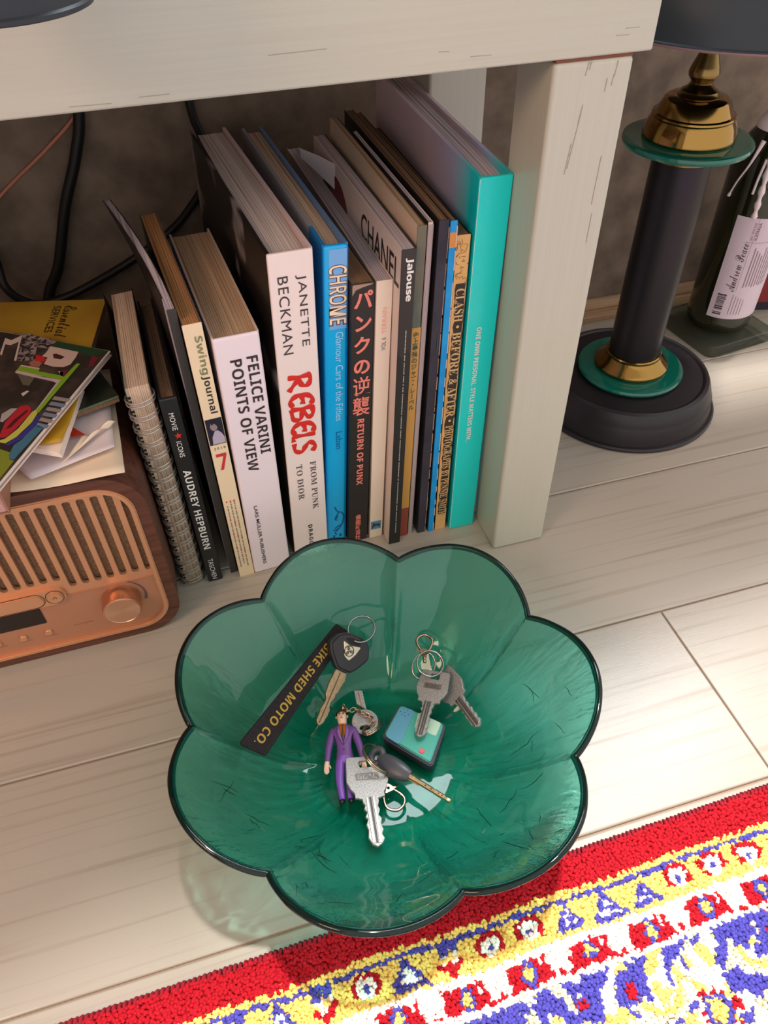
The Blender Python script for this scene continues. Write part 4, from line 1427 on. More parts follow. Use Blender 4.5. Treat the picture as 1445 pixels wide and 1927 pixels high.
dl = thing('desk_lamp', 'black desk lamp on the table, its round shade overhanging the edge at top left', 'lamp', (-0.0454, 0.52, 0.4521))
part('base', [(0, 0), (0.060, 0), (0.062, 0.002), (0.060, 0.010), (0.050, 0.014), (0.012, 0.018), (0, 0.018)], lamp_blk, dl, 64)
ds = part('shade', [(0.0330, 0.0), (0.0344, 0.0006), (0.0344, 0.0020), (0.0332, 0.0028), (0.0330, 0.012), (0.0318, 0.040), (0.0280, 0.062), (0.018, 0.074), (0.0, 0.078), (0.0, 0.0765), (0.017, 0.0725), (0.0265, 0.061), (0.0303, 0.040), (0.0316, 0.012), (0.0318, 0.001), (0.0330, 0.0)], shade_m, dl, 64, 0.0, 50)
ds.location = (0, 0.3660 - 0.52, 0.4580 - 0.4521)
mb = MB()
mb.tube(smooth_path([(0, 0, 0.014), (0, 0.0, 0.10), (0, -0.02, 0.17), (0, -0.07, 0.20), (0, -0.12, 0.17), (0, -0.153, 0.10), (0, -0.154, 0.082)], 8), 0.0045, n=12)
mb.done('arm', lamp_blk, dl, smooth=60)

BC = Vector((0.0667, 0.2557))           # middle of the bowl on the floor


def glass_mat(name, t0, t1, body, body_fac, gl_rough, bump_s, bdist, clear_fac=0.45, streaks=False):
    m = bpy.data.materials.new(name)
    m.use_nodes = True
    n = m.node_tree
    n.nodes.clear()
    L = n.links.new
    out = n.nodes.new('ShaderNodeOutputMaterial')
    tc = n.nodes.new('ShaderNodeTexCoord')
    n1 = n.nodes.new('ShaderNodeTexNoise')
    n1.inputs['Scale'].default_value = 34
    n1.inputs['Detail'].default_value = 5
    n1.inputs['Distortion'].default_value = 0.8
    L(tc.outputs['Object'], n1.inputs['Vector'])
    n2 = n.nodes.new('ShaderNodeTexNoise')
    n2.inputs['Scale'].default_value = 210
    n2.inputs['Detail'].default_value = 3
    L(tc.outputs['Object'], n2.inputs['Vector'])
    ad = n.nodes.new('ShaderNodeMath')
    ad.operation = 'MULTIPLY_ADD'
    ad.inputs[1].default_value = 0.22
    L(n2.outputs['Fac'], ad.inputs[0])
    L(n1.outputs['Fac'], ad.inputs[2])
    bp = n.nodes.new('ShaderNodeBump')
    bp.inputs['Strength'].default_value = bump_s
    bp.inputs['Distance'].default_value = bdist
    L(ad.outputs[0], bp.inputs['Height'])
    if streaks:                       # pressed-glass streaks running out from the middle of the bowl
        sb_ = n.nodes.new('ShaderNodeVectorMath')
        sb_.operation = 'SUBTRACT'
        sb_.inputs[1].default_value = (BC.x, BC.y, 0)
        L(tc.outputs['Object'], sb_.inputs[0])
        sp_ = n.nodes.new('ShaderNodeSeparateXYZ')
        L(sb_.outputs[0], sp_.inputs[0])
        an_ = n.nodes.new('ShaderNodeMath')
        an_.operation = 'ARCTAN2'
        L(sp_.outputs['Y'], an_.inputs[0])
        L(sp_.outputs['X'], an_.inputs[1])
        ln_ = n.nodes.new('ShaderNodeVectorMath')
        ln_.operation = 'LENGTH'
        L(sb_.outputs[0], ln_.inputs[0])
        am_ = n.nodes.new('ShaderNodeMath')
        am_.operation = 'MULTIPLY'
        am_.inputs[1].default_value = 13.0
        L(an_.outputs[0], am_.inputs[0])
        lm_ = n.nodes.new('ShaderNodeMath')
        lm_.operation = 'MULTIPLY'
        lm_.inputs[1].default_value = 34.0
        L(ln_.outputs['Value'], lm_.inputs[0])
        cb_ = n.nodes.new('ShaderNodeCombineXYZ')
        L(am_.outputs[0], cb_.inputs['X'])
        L(lm_.outputs[0], cb_.inputs['Y'])
        ns_ = n.nodes.new('ShaderNodeTexNoise')
        ns_.inputs['Scale'].default_value = 1.0
        ns_.inputs['Detail'].default_value = 5
        ns_.inputs['Distortion'].default_value = 0.5
        L(cb_.outputs[0], ns_.inputs['Vector'])
        b2_ = n.nodes.new('ShaderNodeBump')
        b2_.inputs['Strength'].default_value = 0.55
        b2_.inputs['Distance'].default_value = 0.0035
        L(ns_.outputs['Fac'], b2_.inputs['Height'])
        L(bp.outputs['Normal'], b2_.inputs['Normal'])
        bp = b2_
    lw = n.nodes.new('ShaderNodeLayerWeight')
    lw.inputs['Blend'].default_value = 0.5
    L(bp.outputs['Normal'], lw.inputs['Normal'])
    mx = n.nodes.new('ShaderNodeMix')
    mx.data_type = 'RGBA'
    mx.inputs['A'].default_value = (*t0, 1)
    mx.inputs['B'].default_value = (*t1, 1)
    pw0 = n.nodes.new('ShaderNodeMath')
    pw0.operation = 'POWER'
    pw0.inputs[1].default_value = 1.8
    L(lw.outputs['Facing'], pw0.inputs[0])
    L(pw0.outputs[0], mx.inputs['Factor'])
    if streaks:                       # the glass is pressed thinner towards the rim
        mr_ = n.nodes.new('ShaderNodeMapRange')
        mr_.inputs['From Min'].default_value = 0.060
        mr_.inputs['From Max'].default_value = 0.135
        L(ln_.outputs['Value'], mr_.inputs['Value'])
        mt_ = n.nodes.new('ShaderNodeMix')
        mt_.data_type = 'RGBA'
        mt_.inputs['A'].default_value = (*t0, 1)
        mt_.inputs['B'].default_value = (0.56, 0.90, 0.84, 1)
        L(mr_.outputs['Result'], mt_.inputs['Factor'])
        L(mt_.outputs['Result'], mx.inputs['A'])
    tr = n.nodes.new('ShaderNodeBsdfRefraction')
    tr.inputs['IOR'].default_value = 1.48
    tr.inputs['Roughness'].default_value = 0.0
    L(bp.outputs['Normal'], tr.inputs['Normal'])
    L(mx.outputs['Result'], tr.inputs['Color'])
    rf = n.nodes.new('ShaderNodeBsdfTranslucent')
    rf.inputs['Color'].default_value = (*body, 1)
    L(bp.outputs['Normal'], rf.inputs['Normal'])
    df = n.nodes.new('ShaderNodeBsdfDiffuse')
    df.inputs['Color'].default_value = (*body, 1)
    L(bp.outputs['Normal'], df.inputs['Normal'])
    m0 = n.nodes.new('ShaderNodeMixShader')
    L(rf.outputs[0], m0.inputs[1])
    L(df.outputs[0], m0.inputs[2])
    tp_ = n.nodes.new('ShaderNodeBsdfTransparent')
    L(mx.outputs['Result'], tp_.inputs['Color'])
    mt = n.nodes.new('ShaderNodeMixShader')
    mt.inputs[0].default_value = clear_fac
    if streaks:                       # the rolled rim bends light away instead of letting it straight through
        zr_ = n.nodes.new('ShaderNodeMapRange')
        zr_.inputs['From Min'].default_value = 0.066
        zr_.inputs['From Max'].default_value = 0.082
        zr_.inputs['To Min'].default_value = clear_fac
        zr_.inputs['To Max'].default_value = 0.0
        L(sp_.outputs['Z'], zr_.inputs['Value'])
        L(zr_.outputs['Result'], mt.inputs[0])
    L(tr.outputs[0], mt.inputs[1])
    L(tp_.outputs[0], mt.inputs[2])
    m1 = n.nodes.new('ShaderNodeMixShader')
    m1.inputs[0].default_value = body_fac
    L(mt.outputs[0], m1.inputs[1])
    L(m0.outputs[0], m1.inputs[2])
    gl = n.nodes.new('ShaderNodeBsdfGlossy')
    gl.inputs['Roughness'].default_value = gl_rough
    n3 = n.nodes.new('ShaderNodeTexNoise')
    n3.inputs['Scale'].default_value = 30
    n3.inputs['Detail'].default_value = 1.5
    L(tc.outputs['Object'], n3.inputs['Vector'])
    bg = n.nodes.new('ShaderNodeBump')
    bg.inputs['Strength'].default_value = 0.16
    bg.inputs['Distance'].default_value = bdist
    L(n3.outputs['Fac'], bg.inputs['Height'])
    L(bg.outputs['Normal'], gl.inputs['Normal'])
    pw = n.nodes.new('ShaderNodeMath')
    pw.operation = 'POWER'
    pw.inputs[1].default_value = 5.0
    sc = n.nodes.new('ShaderNodeMath')
    sc.operation = 'MULTIPLY_ADD'
    sc.inputs[1].default_value = 0.80
    sc.inputs[2].default_value = 0.040
    L(pw.outputs[0], sc.inputs[0])
    m2 = n.nodes.new('ShaderNodeMixShader')
    lw2 = n.nodes.new('ShaderNodeLayerWeight')
    lw2.inputs['Blend'].default_value = 0.5
    L(bg.outputs['Normal'], lw2.inputs['Normal'])
    L(lw2.outputs['Facing'], pw.inputs[0])
    L(sc.outputs[0], m2.inputs[0])
    L(m1.outputs[0], m2.inputs[1])
    L(gl.outputs[0], m2.inputs[2])
    L(m2.outputs[0], out.inputs['Surface'])
    return m


# ------------------------------------------------------------------ wine bottle on a glass coaster
co = thing('glass_coaster', 'thick square clear glass coaster under the green bottle', 'coaster', (0.6265, 0.690, 0), (0, 0, rad(8)))
mb = MB()
mb.prism([rrect(-0.050, 0.050, -0.050, 0.050, 0.012, 6)], 0.0, 0.0150, bevel=0.003, seg=3)
clear = glass_mat('clear_glass', (0.90, 0.93, 0.88), (0.45, 0.52, 0.46), (0.5, 0.55, 0.5), 0.06, 0.05, 0.05, 0.0006, 0.7)
mb.done('slab', clear, co, smooth=40)
bt = thing('wine_bottle', 'dark green wine bottle with a pale back label and white wax drips', 'bottle', (0.6265, 0.690, 0.0152))
bglass = mat('bottle_glass', (30, 34, 8), 0.07, trans=0.25, ior=1.5, coat=0.3)
part('body', [(0, 0.0), (0.028, 0.0), (0.0345, 0.0016), (0.0374, 0.0060), (0.0378, 0.014), (0.0378, 0.175), (0.0372, 0.190), (0.0345, 0.205), (0.028, 0.218), (0.020, 0.229), (0.0155, 0.240), (0.0145, 0.255), (0.0142, 0.288), (0.0160, 0.289), (0.0160, 0.297), (0.0142, 0.300), (0, 0.300)], bglass, bt, 64)
cdir = math.atan2(-0.690, -0.6265)


def onbottle(a, z, r=0.0381):
    t = cdir + rad(a)
    return Vector((r * math.cos(t), r * math.sin(t), z))


mb = MB()
mb.loft([[onbottle(a, z, 0.03795) for z in (0.0225, 0.1450)] for a in range(-20, 106, 4)], caps=False, closed_sec=False)
lab_m = mat('label_paper', (216, 196, 208), 0.55)
lab = mb.done('label', lab_m, bt, smooth=60)
LK = INK('label_ink', (62, 50, 58))
LB = lambda u0, u1, v0, v1: (lambda u, v: onbottle(v0 + (v1 - v0) * (1 - v), 0.0225 + (u0 + (u1 - u0) * u - 0.0225) * 1.55, 0.0382))
letter('Andrew Peace', LB(0.0455, 0.083, -3, 13), LK, lab, 'label_lettering', 'script', off=-0.004)
letter('AUSTRALIA', LB(0.0855, 0.0985, 17, 21.5), LK, lab, 'label_lettering')
letter('2021 VINTAGE', LB(0.0855, 0.0985, 10.5, 14), INK('label_red', (150, 90, 96)), lab, 'label_lettering')


def lbox(u0, u1, a0, a1, mb):
    k = max(1, int((a1 - a0) / 6))
    mb.loft([[onbottle(a0 + (a1 - a0) * i / k, 0.0225 + (z - 0.0225) * 1.55, 0.0381) for z in (u0, u1)] for i in range(k + 1)], caps=False, closed_sec=False)


mb = MB()
u = 0.0255
while u < 0.0425:
    w_ = RND.choice((0.0004, 0.0007, 0.0011))
    if u < 0.0272 or u > 0.0292:
        lbox(u, u + w_, -11, 3 if u < 0.038 else (1 if int(u * 3000) % 2 else 4), mb)
    u += w_ + RND.choice((0.0003, 0.0005))
mb.done('barcode', LK, lab, smooth=0, recalc=False)
mb = MB()
lbox(0.046, 0.1012, 15.6, 16.1, mb)
lbox(0.0838, 0.0841, 5, 60, mb)
for r in range(9):
    lbox(0.049 + 0.0006 * (r % 3), 0.080 - 0.002 * (r % 4), 24 + r * 5, 26.2 + r * 5, mb)
for r in range(5):
    lbox(0.0265, 0.043 - 0.001 * r, 14 + r * 5, 15.2 + r * 5, mb)
mb.done('small_print', INK('label_grey', (150, 130, 138)), lab, smooth=0, recalc=False)
wax = mat('wax_white', (236, 216, 216), 0.5)
mb = MB()
mb.tube(smooth_path([onbottle(6, 0.232, 0.021), onbottle(2, 0.214, 0.0345), onbottle(3, 0.19, 0.039), onbottle(4, 0.165, 0.0395), onbottle(5, 0.146, 0.0395)], 6), [0.0016 + 0.0009 * math.sin(i * 1.7) + 0.0012 for i in range(25)], n=8)
mb.tube(smooth_path([onbottle(-20, 0.220, 0.0315), onbottle(-26, 0.198, 0.0385), onbottle(-38, 0.178, 0.0392), onbottle(-47, 0.160, 0.0392)], 6), [0.0026 - 0.0016 * math.sin(min(1, i / 9) * 1.5) + (0.0008 if i > 16 else 0) for i in range(19)], n=8)
mb.tube(smooth_path([onbottle(-4, 0.205, 0.0375), onbottle(-7, 0.185, 0.0392), onbottle(-8, 0.170, 0.0392)], 6), 0.0014, n=8)
mb.lathe([(0.0150, 0.226), (0.0235, 0.226), (0.0225, 0.232), (0.0175, 0.240), (0.0165, 0.262), (0.0152, 0.262)], n=32)
mb.done('wax_drips', wax, bt, smooth=60)
bx = thing('dark_carton', 'small dark carton with red print half out of frame behind the bottle', 'box', (0.735, 0.728, 0), (0, 0, rad(-12)))
mb = MB()
mb.box(-0.04, 0.04, -0.02, 0.02, 0, 0.13, bevel=0.001)
mb.done('carton', mat('carton_navy', (42, 36, 50), 0.5), bx)
mb = MB()
mb.box(-0.036, -0.014, -0.0204, -0.0198, 0.012, 0.05)
mb.done('red_print', INK('carton_red', (140, 40, 44)), bx, smooth=0)

# ------------------------------------------------------------------ the flower-shaped glass bowl
BC = Vector((0.0667, 0.2557))
PHT = rad(42.7)
Z0 = 0.0070


def rimf(phi):
    c = abs(math.cos(3.5 * (phi - PHT)))
    return 0.1240 + 0.0168 * c ** 0.85, 0.0800 + 0.0120 * c


def prof(s):
    return max(0.0, (s - 0.40) / 0.60) ** 1.5


def bowl_in(s, phi):
    R, zr = rimf(phi)
    w = min(1, max(0, (s - 0.22) / 0.6))
    w = w * w * (3 - 2 * w)
    rho = s * (0.1330 + (R - 0.1330) * w)
    z = Z0 + (zr - Z0) * prof(s)
    return Vector((BC.x + rho * math.cos(phi), BC.y + rho * math.sin(phi), z))


def zin(x, y):
    dx, dy = x - BC.x, y - BC.y
    phi = math.atan2(dy, dx)
    R, zr = rimf(phi)
    return Z0 + (zr - Z0) * prof(math.hypot(dx, dy) / R)


def onbowl(px, py, d=0.0):
    v = _r2 * ((px - 722.5) / FPX) + _d2 * ((py - 963.5) / FPX) + _f
    t = (0.105 - CAM_H) / v.z
    for _ in range(4000):
        p = Vector((v.x * t, v.y * t, CAM_H + v.z * t))
        if p.z <= zin(p.x, p.y) + d:
            break
        t += 0.0001
    return p


green_glass = glass_mat('green_bowl_glass', (0.30, 0.90, 0.79), (0.12, 0.42, 0.35), (0.0, 0.42, 0.30), 0.17, 0.02, 0.35, 0.0016, 0.45, True)
rim_glass = glass_mat('green_rim_glass', (0.16, 0.24, 0.21), (0.02, 0.04, 0.035), (0.01, 0.05, 0.04), 0.25, 0.06, 0.2, 0.0008, 0.0)
NP, NS = 336, 48
bm = bmesh.new()
inner = [[None] * NP for _ in range(NS + 1)]
pos = [[None] * NP for _ in range(NS + 1)]
for i in range(1, NS + 1):
    for j in range(NP):
        phi = 2 * math.pi * j / NP
        pos[i][j] = bowl_in(i / NS, phi)


def nrm(i, j):
    a = pos[min(i + 1, NS)][j] - pos[max(i - 1, 1)][j]
    b = pos[i][(j + 1) % NP] - pos[i][(j - 1) % NP]
    n_ = a.cross(b)
    if n_.z < 0:
        n_ = -n_
    return n_.normalized()


TH_ = 0.0042
ic = bm.verts.new((BC.x, BC.y, Z0))
oc = bm.verts.new((BC.x, BC.y, 0.0012))
inn, outr = [], []
for i in range(1, NS + 1):
    ri, ro = [], []
    for j in range(NP):
        p = pos[i][j]
        n_ = nrm(i, j)
        phi = 2 * math.pi * j / NP
        s = i / NS
        amp = 0.00045 * min(1, max(0, (s - 0.4) / 0.3))
        rip = amp * mnoise.noise(Vector((p.x * 70, p.y * 70, p.z * 70)))
        dv = min(abs((phi - PHT - math.pi / 7 + k_ * 2 * math.pi / 7 + math.pi) % (2 * math.pi) - math.pi) for k_ in range(7))
        rip += 0.0016 * math.exp(-(dv / 0.035) ** 2) * min(1, max(0, (s - 0.36) / 0.25)) * min(1, (1.02 - s) * 8)
        ri.append(bm.verts.new(p + n_ * rip))
        q_ = p - n_ * (TH_ + (Z0 - TH_) * max(0, 1 - s * 2.4))
        if s < 0.36:
            q_.z = 0.0002 if s > 0.22 else 0.0012
        q_.z = max(q_.z, 0.0002)
        rw = 0.0013 * (0.5 + 0.5 * math.sin(phi * 53 + 4 * math.sin(phi * 7 + s * 5))) * min(1, max(0, (s - 0.3) / 0.25)) * max(0, 1 - s)
        ro.append(bm.verts.new(q_ - n_ * rw if s > 0.36 else q_))
    inn.append(ri)
    outr.append(ro)
for j in range(NP):
    k = (j + 1) % NP
    bm.faces.new((ic, inn[0][j], inn[0][k]))
    bm.faces.new((oc, outr[0][k], outr[0][j]))
    for i in range(NS - 1):
        bm.faces.new((inn[i][j], inn[i + 1][j], inn[i + 1][k], inn[i][k]))
        bm.faces.new((outr[i][j], outr[i][k], outr[i + 1][k], outr[i + 1][j]))
    bm.faces.new((inn[-1][j], outr[-1][j], outr[-1][k], inn[-1][k]))
mb = MB()
mb.bm.free()
mb.bm = bm
bowl = mb.done('glass_bowl', green_glass, smooth=60, recalc=True)
tag(bowl, 'seven-lobed green glass flower bowl holding the keys, on the floor', 'bowl')
mb = MB()
rp = []
for j in range(448):
    phi = 2 * math.pi * j / 448
    p = bowl_in(1.0, phi)
    rr = Vector((math.cos(phi), math.sin(phi), 0))
    rp.append(p + rr * 0.0018 - Vector((0, 0, 0.0018)))
rsz = [0.0021 + 0.0004 * mnoise.noise(Vector((p.x * 45, p.y * 45, 2.0))) for p in rp]
mb.tube(rp, rsz, n=10, closed=True)
mb.done('rim', rim_glass, bowl, smooth=70)
# chill marks: fine dark creases moulded into the lobes
mb = MB()
for k in range(46):
    phi = RND.uniform(rad(-175), rad(5))
    s0 = RND.uniform(0.66, 0.93)
    pts = []
    a, s = phi, s0
    da, ds_ = RND.uniform(-.05, .05), RND.uniform(-.025, .025)
    for q_ in range(RND.randint(3, 7)):
        p = bowl_in(min(.97, max(.5, s)), a)
        pts.append(p + Vector((0, 0, 0.0001)))
        a += da * RND.uniform(.4, 1.3)
        s += ds_ * RND.uniform(.2, 1.5)
    mb.tube(pts, [0.00005] + [0.0002] * (len(pts) - 2) + [0.00005], n=5)
tag(mb.done('chill_marks', rim_glass, bowl, smooth=60), kind='stuff')

# ------------------------------------------------------------------ keys and key rings in the bowl
KG = 'keys and key rings lying in the bowl'
nickel = mat('nickel', (172, 170, 167), 0.42, 0.40, col2=(146, 144, 141), nscale=900, bump=0.1, bscale=1400, bdist=0.0002)
nickel_s = mat('nickel_shiny', (176, 171, 166), 0.22, 1.0)
keybrass = mat('key_brass', (168, 142, 110), 0.36, 0.8, col2=(154, 128, 98), nscale=300)
chainm = mat('chain_bronze', (190, 160, 136), 0.22, 1.0)
plast = mat('black_plastic', (40, 36, 42), 0.42)
grplast = mat('grey_plastic', (66, 68, 74), 0.36)
dark_hole = INK('hole2', (28, 30, 28), 0.7)


def lay(p0, p1, side, name, label, cat):
    """a thing lying in the bowl: origin p0, x towards p1, z up across the line to side"""
    x = (p1 - p0).normalized()
    z = x.cross(side - p0) if x.cross(side - p0).z > 0 else -x.cross(side - p0)
    M = frame(p0, p1, z)
    o = thing(name, label, cat, group=KG, M=M)
    return o, M


def pl(M, pts, z=0.0):
    """photo outline carried on to the local plane of a flat thing"""
    Mi = M.inverted()
    o0 = M @ Vector((0, 0, z))
    n_ = M.to_3x3() @ Vector((0, 0, 1))
    out = []
    for px, py in pts:
        v = _r2 * ((px - 722.5) / FPX) + _d2 * ((py - 963.5) / FPX) + _f
        c = Vector((0, 0, CAM_H))
        t = (o0 - c).dot(n_) / v.dot(n_)
        q = Mi @ (c + v * t)
        out.append((q.x, q.y))
    return out


def round_poly(pts, r, n=4):
    o = []
    N = len(pts)
    for i in range(N):
        p, a, b = Vector(pts[i]), Vector(pts[i - 1]), Vector(pts[(i + 1) % N])
        d1, d2 = (a - p), (b - p)
        rr = min(r, d1.length * .45, d2.length * .45)
        s, e = p + d1.normalized() * rr, p + d2.normalized() * rr
        for k in range(n + 1):
            t = k / n
            o.append(tuple((1 - t) ** 2 * s + 2 * t * (1 - t) * p + t * t * e))
    return o


def ring_thing(name, label, c, r, nrm_, wire, m, turns=2, cat='key ring', squash=1.0):
    t = Vector(nrm_).normalized()
    u = t.orthogonal().normalized()
    v = t.cross(u)
    o = thing(name, label, cat, c, group=KG)
    mb = MB()
    N = 40
    for k in range(turns):
        off = t * ((k - (turns - 1) / 2) * wire * 1.75)
        mb.tube([u * r * math.cos(2 * math.pi * i / N) + v * r * squash * math.sin(2 * math.pi * i / N) + off for i in range(N)], wire, n=8, closed=True)
    mb.done('wire', m, o, smooth=70)
    return o


Z1 = lambda x, y: (440 + x / 5.161, 1150 + y / 5.161)
Z7 = lambda x, y: (640 + x / 5.161, 1180 + y / 5.161)
Z6 = lambda x, y: (590 + x / 8.029, 1300 + y / 8.029)
Z8 = lambda x, y: (620 + x / 5.558, 1380 + y / 5.558)

# --- black woven tag
ta, tb_ = at(645, 1181, 0.0500), at(478, 1411, 0.0530)
mid_side = at(500, 1422, 0.0470)
tagT, TM = lay(ta, tb_, mid_side, 'key_tag', 'black woven strap tag with gold block lettering, left in the bowl', 'key tag')
fab = mat('tag_fabric', (36, 29, 32), 0.85, col2=(24, 19, 22), nscale=700, stretch=(1, .3, 1), bump=0.5, bscale=900, bdist=0.0003)
tp = round_poly(pl(TM, [Z1(1000, 120), Z1(1125, 200), Z1(312, 1408), Z1(75, 1300), Z1(75, 1262)]), 0.0012)
mb = MB()
mb.prism([tp], -0.0022, 0.0, bevel=0.0005)
mb.done('strap', fab, tagT, smooth=40)
mb = MB()
xs = [p[0] for p in tp]
wy = [p[1] for p in tp]
ymin, ymax = min(wy), max(wy)
for yy in (ymin + 0.0016, ymax - 0.0016):
    q_ = 0.008
    while q_ < max(xs) - 0.006:
        mb.box(q_, q_ + 0.0011, yy - 0.0001, yy + 0.0001, 0, 0.00018)
        q_ += 0.0016
tag(mb.done('stitching', INK('stitch', (58, 48, 50), 0.8), tagT, smooth=0), kind='stuff')
(tx0, ty0), (tx1, ty1) = pl(TM, [Z1(905, 385), Z1(190, 1262)])
lc = pl(TM, [Z1(735, 650)])[0][1]
ctr = (ymin + ymax) / 2
gold_t = INK('thread_gold', (176, 142, 56), 0.6)
letter('BIKE SHED MOTO CO.', lambda u, v: Vector((tx0 - 0.004 + (tx1 - tx0 + 0.004) * u, ctr - 0.0032 + 0.0064 * v, 0.00025)), gold_t, tagT, 'woven_lettering', 'bold')

# --- motorcycle key
m0, m1_ = at(668, 1196, 0.0535), at(598, 1364, 0.0300)
mk, MM = lay(m0, m1_, at(630, 1253, 0.0480), 'motorcycle_key', 'key with a black plastic head and pale emblem lying on the strap tag', 'key')
mb = MB()
hd = round_poly(pl(MM, [Z1(1010, 215), Z1(1105, 205), Z1(1225, 255), Z1(1300, 325), Z1(1300, 470), Z1(1205, 555), Z1(1110, 612), Z1(985, 555), Z1(930, 400), Z1(920, 300)]), 0.003)
mb.prism([hd], -0.0035, 0.0035, bevel=0.0016, seg=3)
mb.done('head', plast, mk, smooth=50)
em = round_poly(pl(MM, [Z1(1068, 285), Z1(1130, 335), Z1(1235, 355), Z1(1180, 430), Z1(1115, 484), Z1(1075, 440)], 0.0036), 0.0012)
mb = MB()
mb.prism([em], 0.0030, 0.0039, bevel=0.0002)
emb = mb.done('emblem_plate', mat('emblem_silver', (198, 188, 164), 0.35, 0.5), mk, smooth=30)
(ex, ey), (ex2, ey2) = pl(MM, [Z1(1120, 388), Z1(1168, 388)], 0.004)
er = math.hypot(ex2 - ex, ey2 - ey)
mb = MB()
mb.prism([circ(ex, ey, er, 28), circ(ex, ey, er * .86, 28)], 0.0039, 0.0041)
for a in (90, 210, 330):
    M_ = Matrix.Translation((ex, ey, 0)) @ Matrix.Rotation(rad(a + 8), 4, 'Z')
    mb.box(0, er * .88, -er * .07, er * .07, 0.0039, 0.00405, M=M_)
    for s in (-1, 1):
        mb.box(er * .30, er * .82, er * .20 * s - er * .05, er * .20 * s + er * .05, 0.0039, 0.00405, M=M_)
    mb.box(er * .24, er * .36, -er * .24, er * .24, 0.0039, 0.00405, M=M_)
mb.done('crossed_forks_mark', INK('emblem_dark', (44, 38, 34)), emb, smooth=0)
mb = MB()
mb.prism([round_poly(pl(MM, [Z1(1085, 262), Z1(1150, 258), Z1(1240, 300), Z1(1225, 340), Z1(1140, 325)], 0.0036), 0.0015)], 0.0031, 0.0037)
mb.done('ring_slot', INK('slot', (12, 10, 12), 0.6), mk, smooth=0)
ts = [Z1(990, 560), Z1(1090, 610), Z1(1075, 680), Z1(1030, 745), Z1(1010, 790), Z1(985, 805), Z1(975, 845), Z1(935, 890), Z1(925, 935), Z1(930, 965), Z1(915, 990), Z1(905, 1020), Z1(885, 1045), Z1(865, 1085), Z1(825, 1112), Z1(805, 1090), Z1(803, 1050), Z1(825, 1000), Z1(840, 945), Z1(870, 900), Z1(895, 855), Z1(890, 800), Z1(920, 700), Z1(950, 640)]
mb = MB()
bl_ = pl(MM, ts)
mb.prism([bl_], -0.0010, 0.0008, bevel=0.0002)
mb.done('blade', keybrass, mk, smooth=30)
mb = MB()
g0, g1_ = pl(MM, [Z1(1035, 600), Z1(830, 1085)], 0.001)
d_ = Vector((g1_[0] - g0[0], g1_[1] - g0[1], 0))
mb.box(0, d_.length, -0.00045, 0.00045, 0.0007, 0.00092, M=Matrix.Translation((g0[0], g0[1], 0)) @ Matrix.Rotation(math.atan2(d_.y, d_.x), 4, 'Z'))
mb.done('groove', INK('groove', (96, 76, 56)), mk, smooth=0)

rc = at(680, 1184, 0.0560)
ra_, rb_ = at(668, 1204, 0.0545), at(694, 1166, 0.0580)
r1 = ring_thing('split_ring', 'steel split ring through the black-headed key and strap tag', rc, 0.0108, (at(655, 1180, 0.056) - at(700, 1196, 0.054)).cross(ra_ - rb_), 0.00055, nickel_s, squash=.92)

# --- teal rubber fob
fa = [(753, 1325), (838, 1362), (810, 1440), (721, 1385)]
fz = 0.0205
f0 = at(767, 1343, fz)
fob = thing('rubber_fob', 'square teal rubber fob with a darker rim and pale panel, mid bowl', 'key fob', group=KG, M=frame(at(737, 1354, fz), at(824, 1400, fz + 0.001), (0.03, -0.05, 1)))
FM = fob.matrix_world.copy()
rim_p = round_poly(pl(FM, [(751, 1323), (840, 1362), (813, 1443), (718, 1386)]), 0.004, 6)
mb = MB()
mb.prism([rim_p], -0.0095, -0.0008, bevel=0.0008, seg=2)
mb.done('rim', mat('fob_rim', (52, 56, 68), 0.5), fob, smooth=40)
face_p = round_poly(pl(FM, [(754, 1327), (835, 1363), (809, 1436), (723, 1384)]), 0.0035, 6)
mb = MB()
mb.prism([face_p], -0.0010, 0.0006, bevel=0.0007, seg=2)
mb.done('face', mat('fob_teal', (62, 162, 146), 0.42), fob, smooth=40)
mb = MB()
mb.prism([round_poly(pl(FM, [(755, 1329), (781, 1338), (752, 1402), (725, 1385)], .0007), 0.003, 5)], 0.0006, 0.0008)
mb.done('side_stripe', mat('fob_blue', (84, 150, 176), 0.42), fob, smooth=0)
mb = MB()
mb.prism([round_poly(pl(FM, [(787, 1341), (830, 1361), (820, 1385), (780, 1370)], .0007), 0.0015, 4)], 0.0006, 0.00085)
mb.done('pale_panel', mat('fob_panel', (176, 204, 180), 0.4), fob, smooth=0)
mb = MB()
for x_, y_ in ((620, 792), (655, 808), (585, 820), (627, 832), (662, 850), (600, 850), (630, 864)):
    (ax, ay), = pl(FM, [Z7(x_, y_)], .0008)
    mb.prism([circ(ax, ay, 0.00042, 8)], 0.0008, 0.0009)
mb.done('dots', INK('dots', (36, 62, 74)), fob, smooth=0)
mb = MB()
(ax, ay), = pl(FM, [Z7(793, 1203)], .0008)
mb.lathe([(0, 0.0012), (0.0018, 0.0012), (0.0022, 0.0004), (0, 0.0004)], n=16, M=Matrix.Translation((ax, ay, 0)))
mb.done('red_button', mat('button_red', (216, 86, 92), 0.4), fob, smooth=40)

# --- house keys


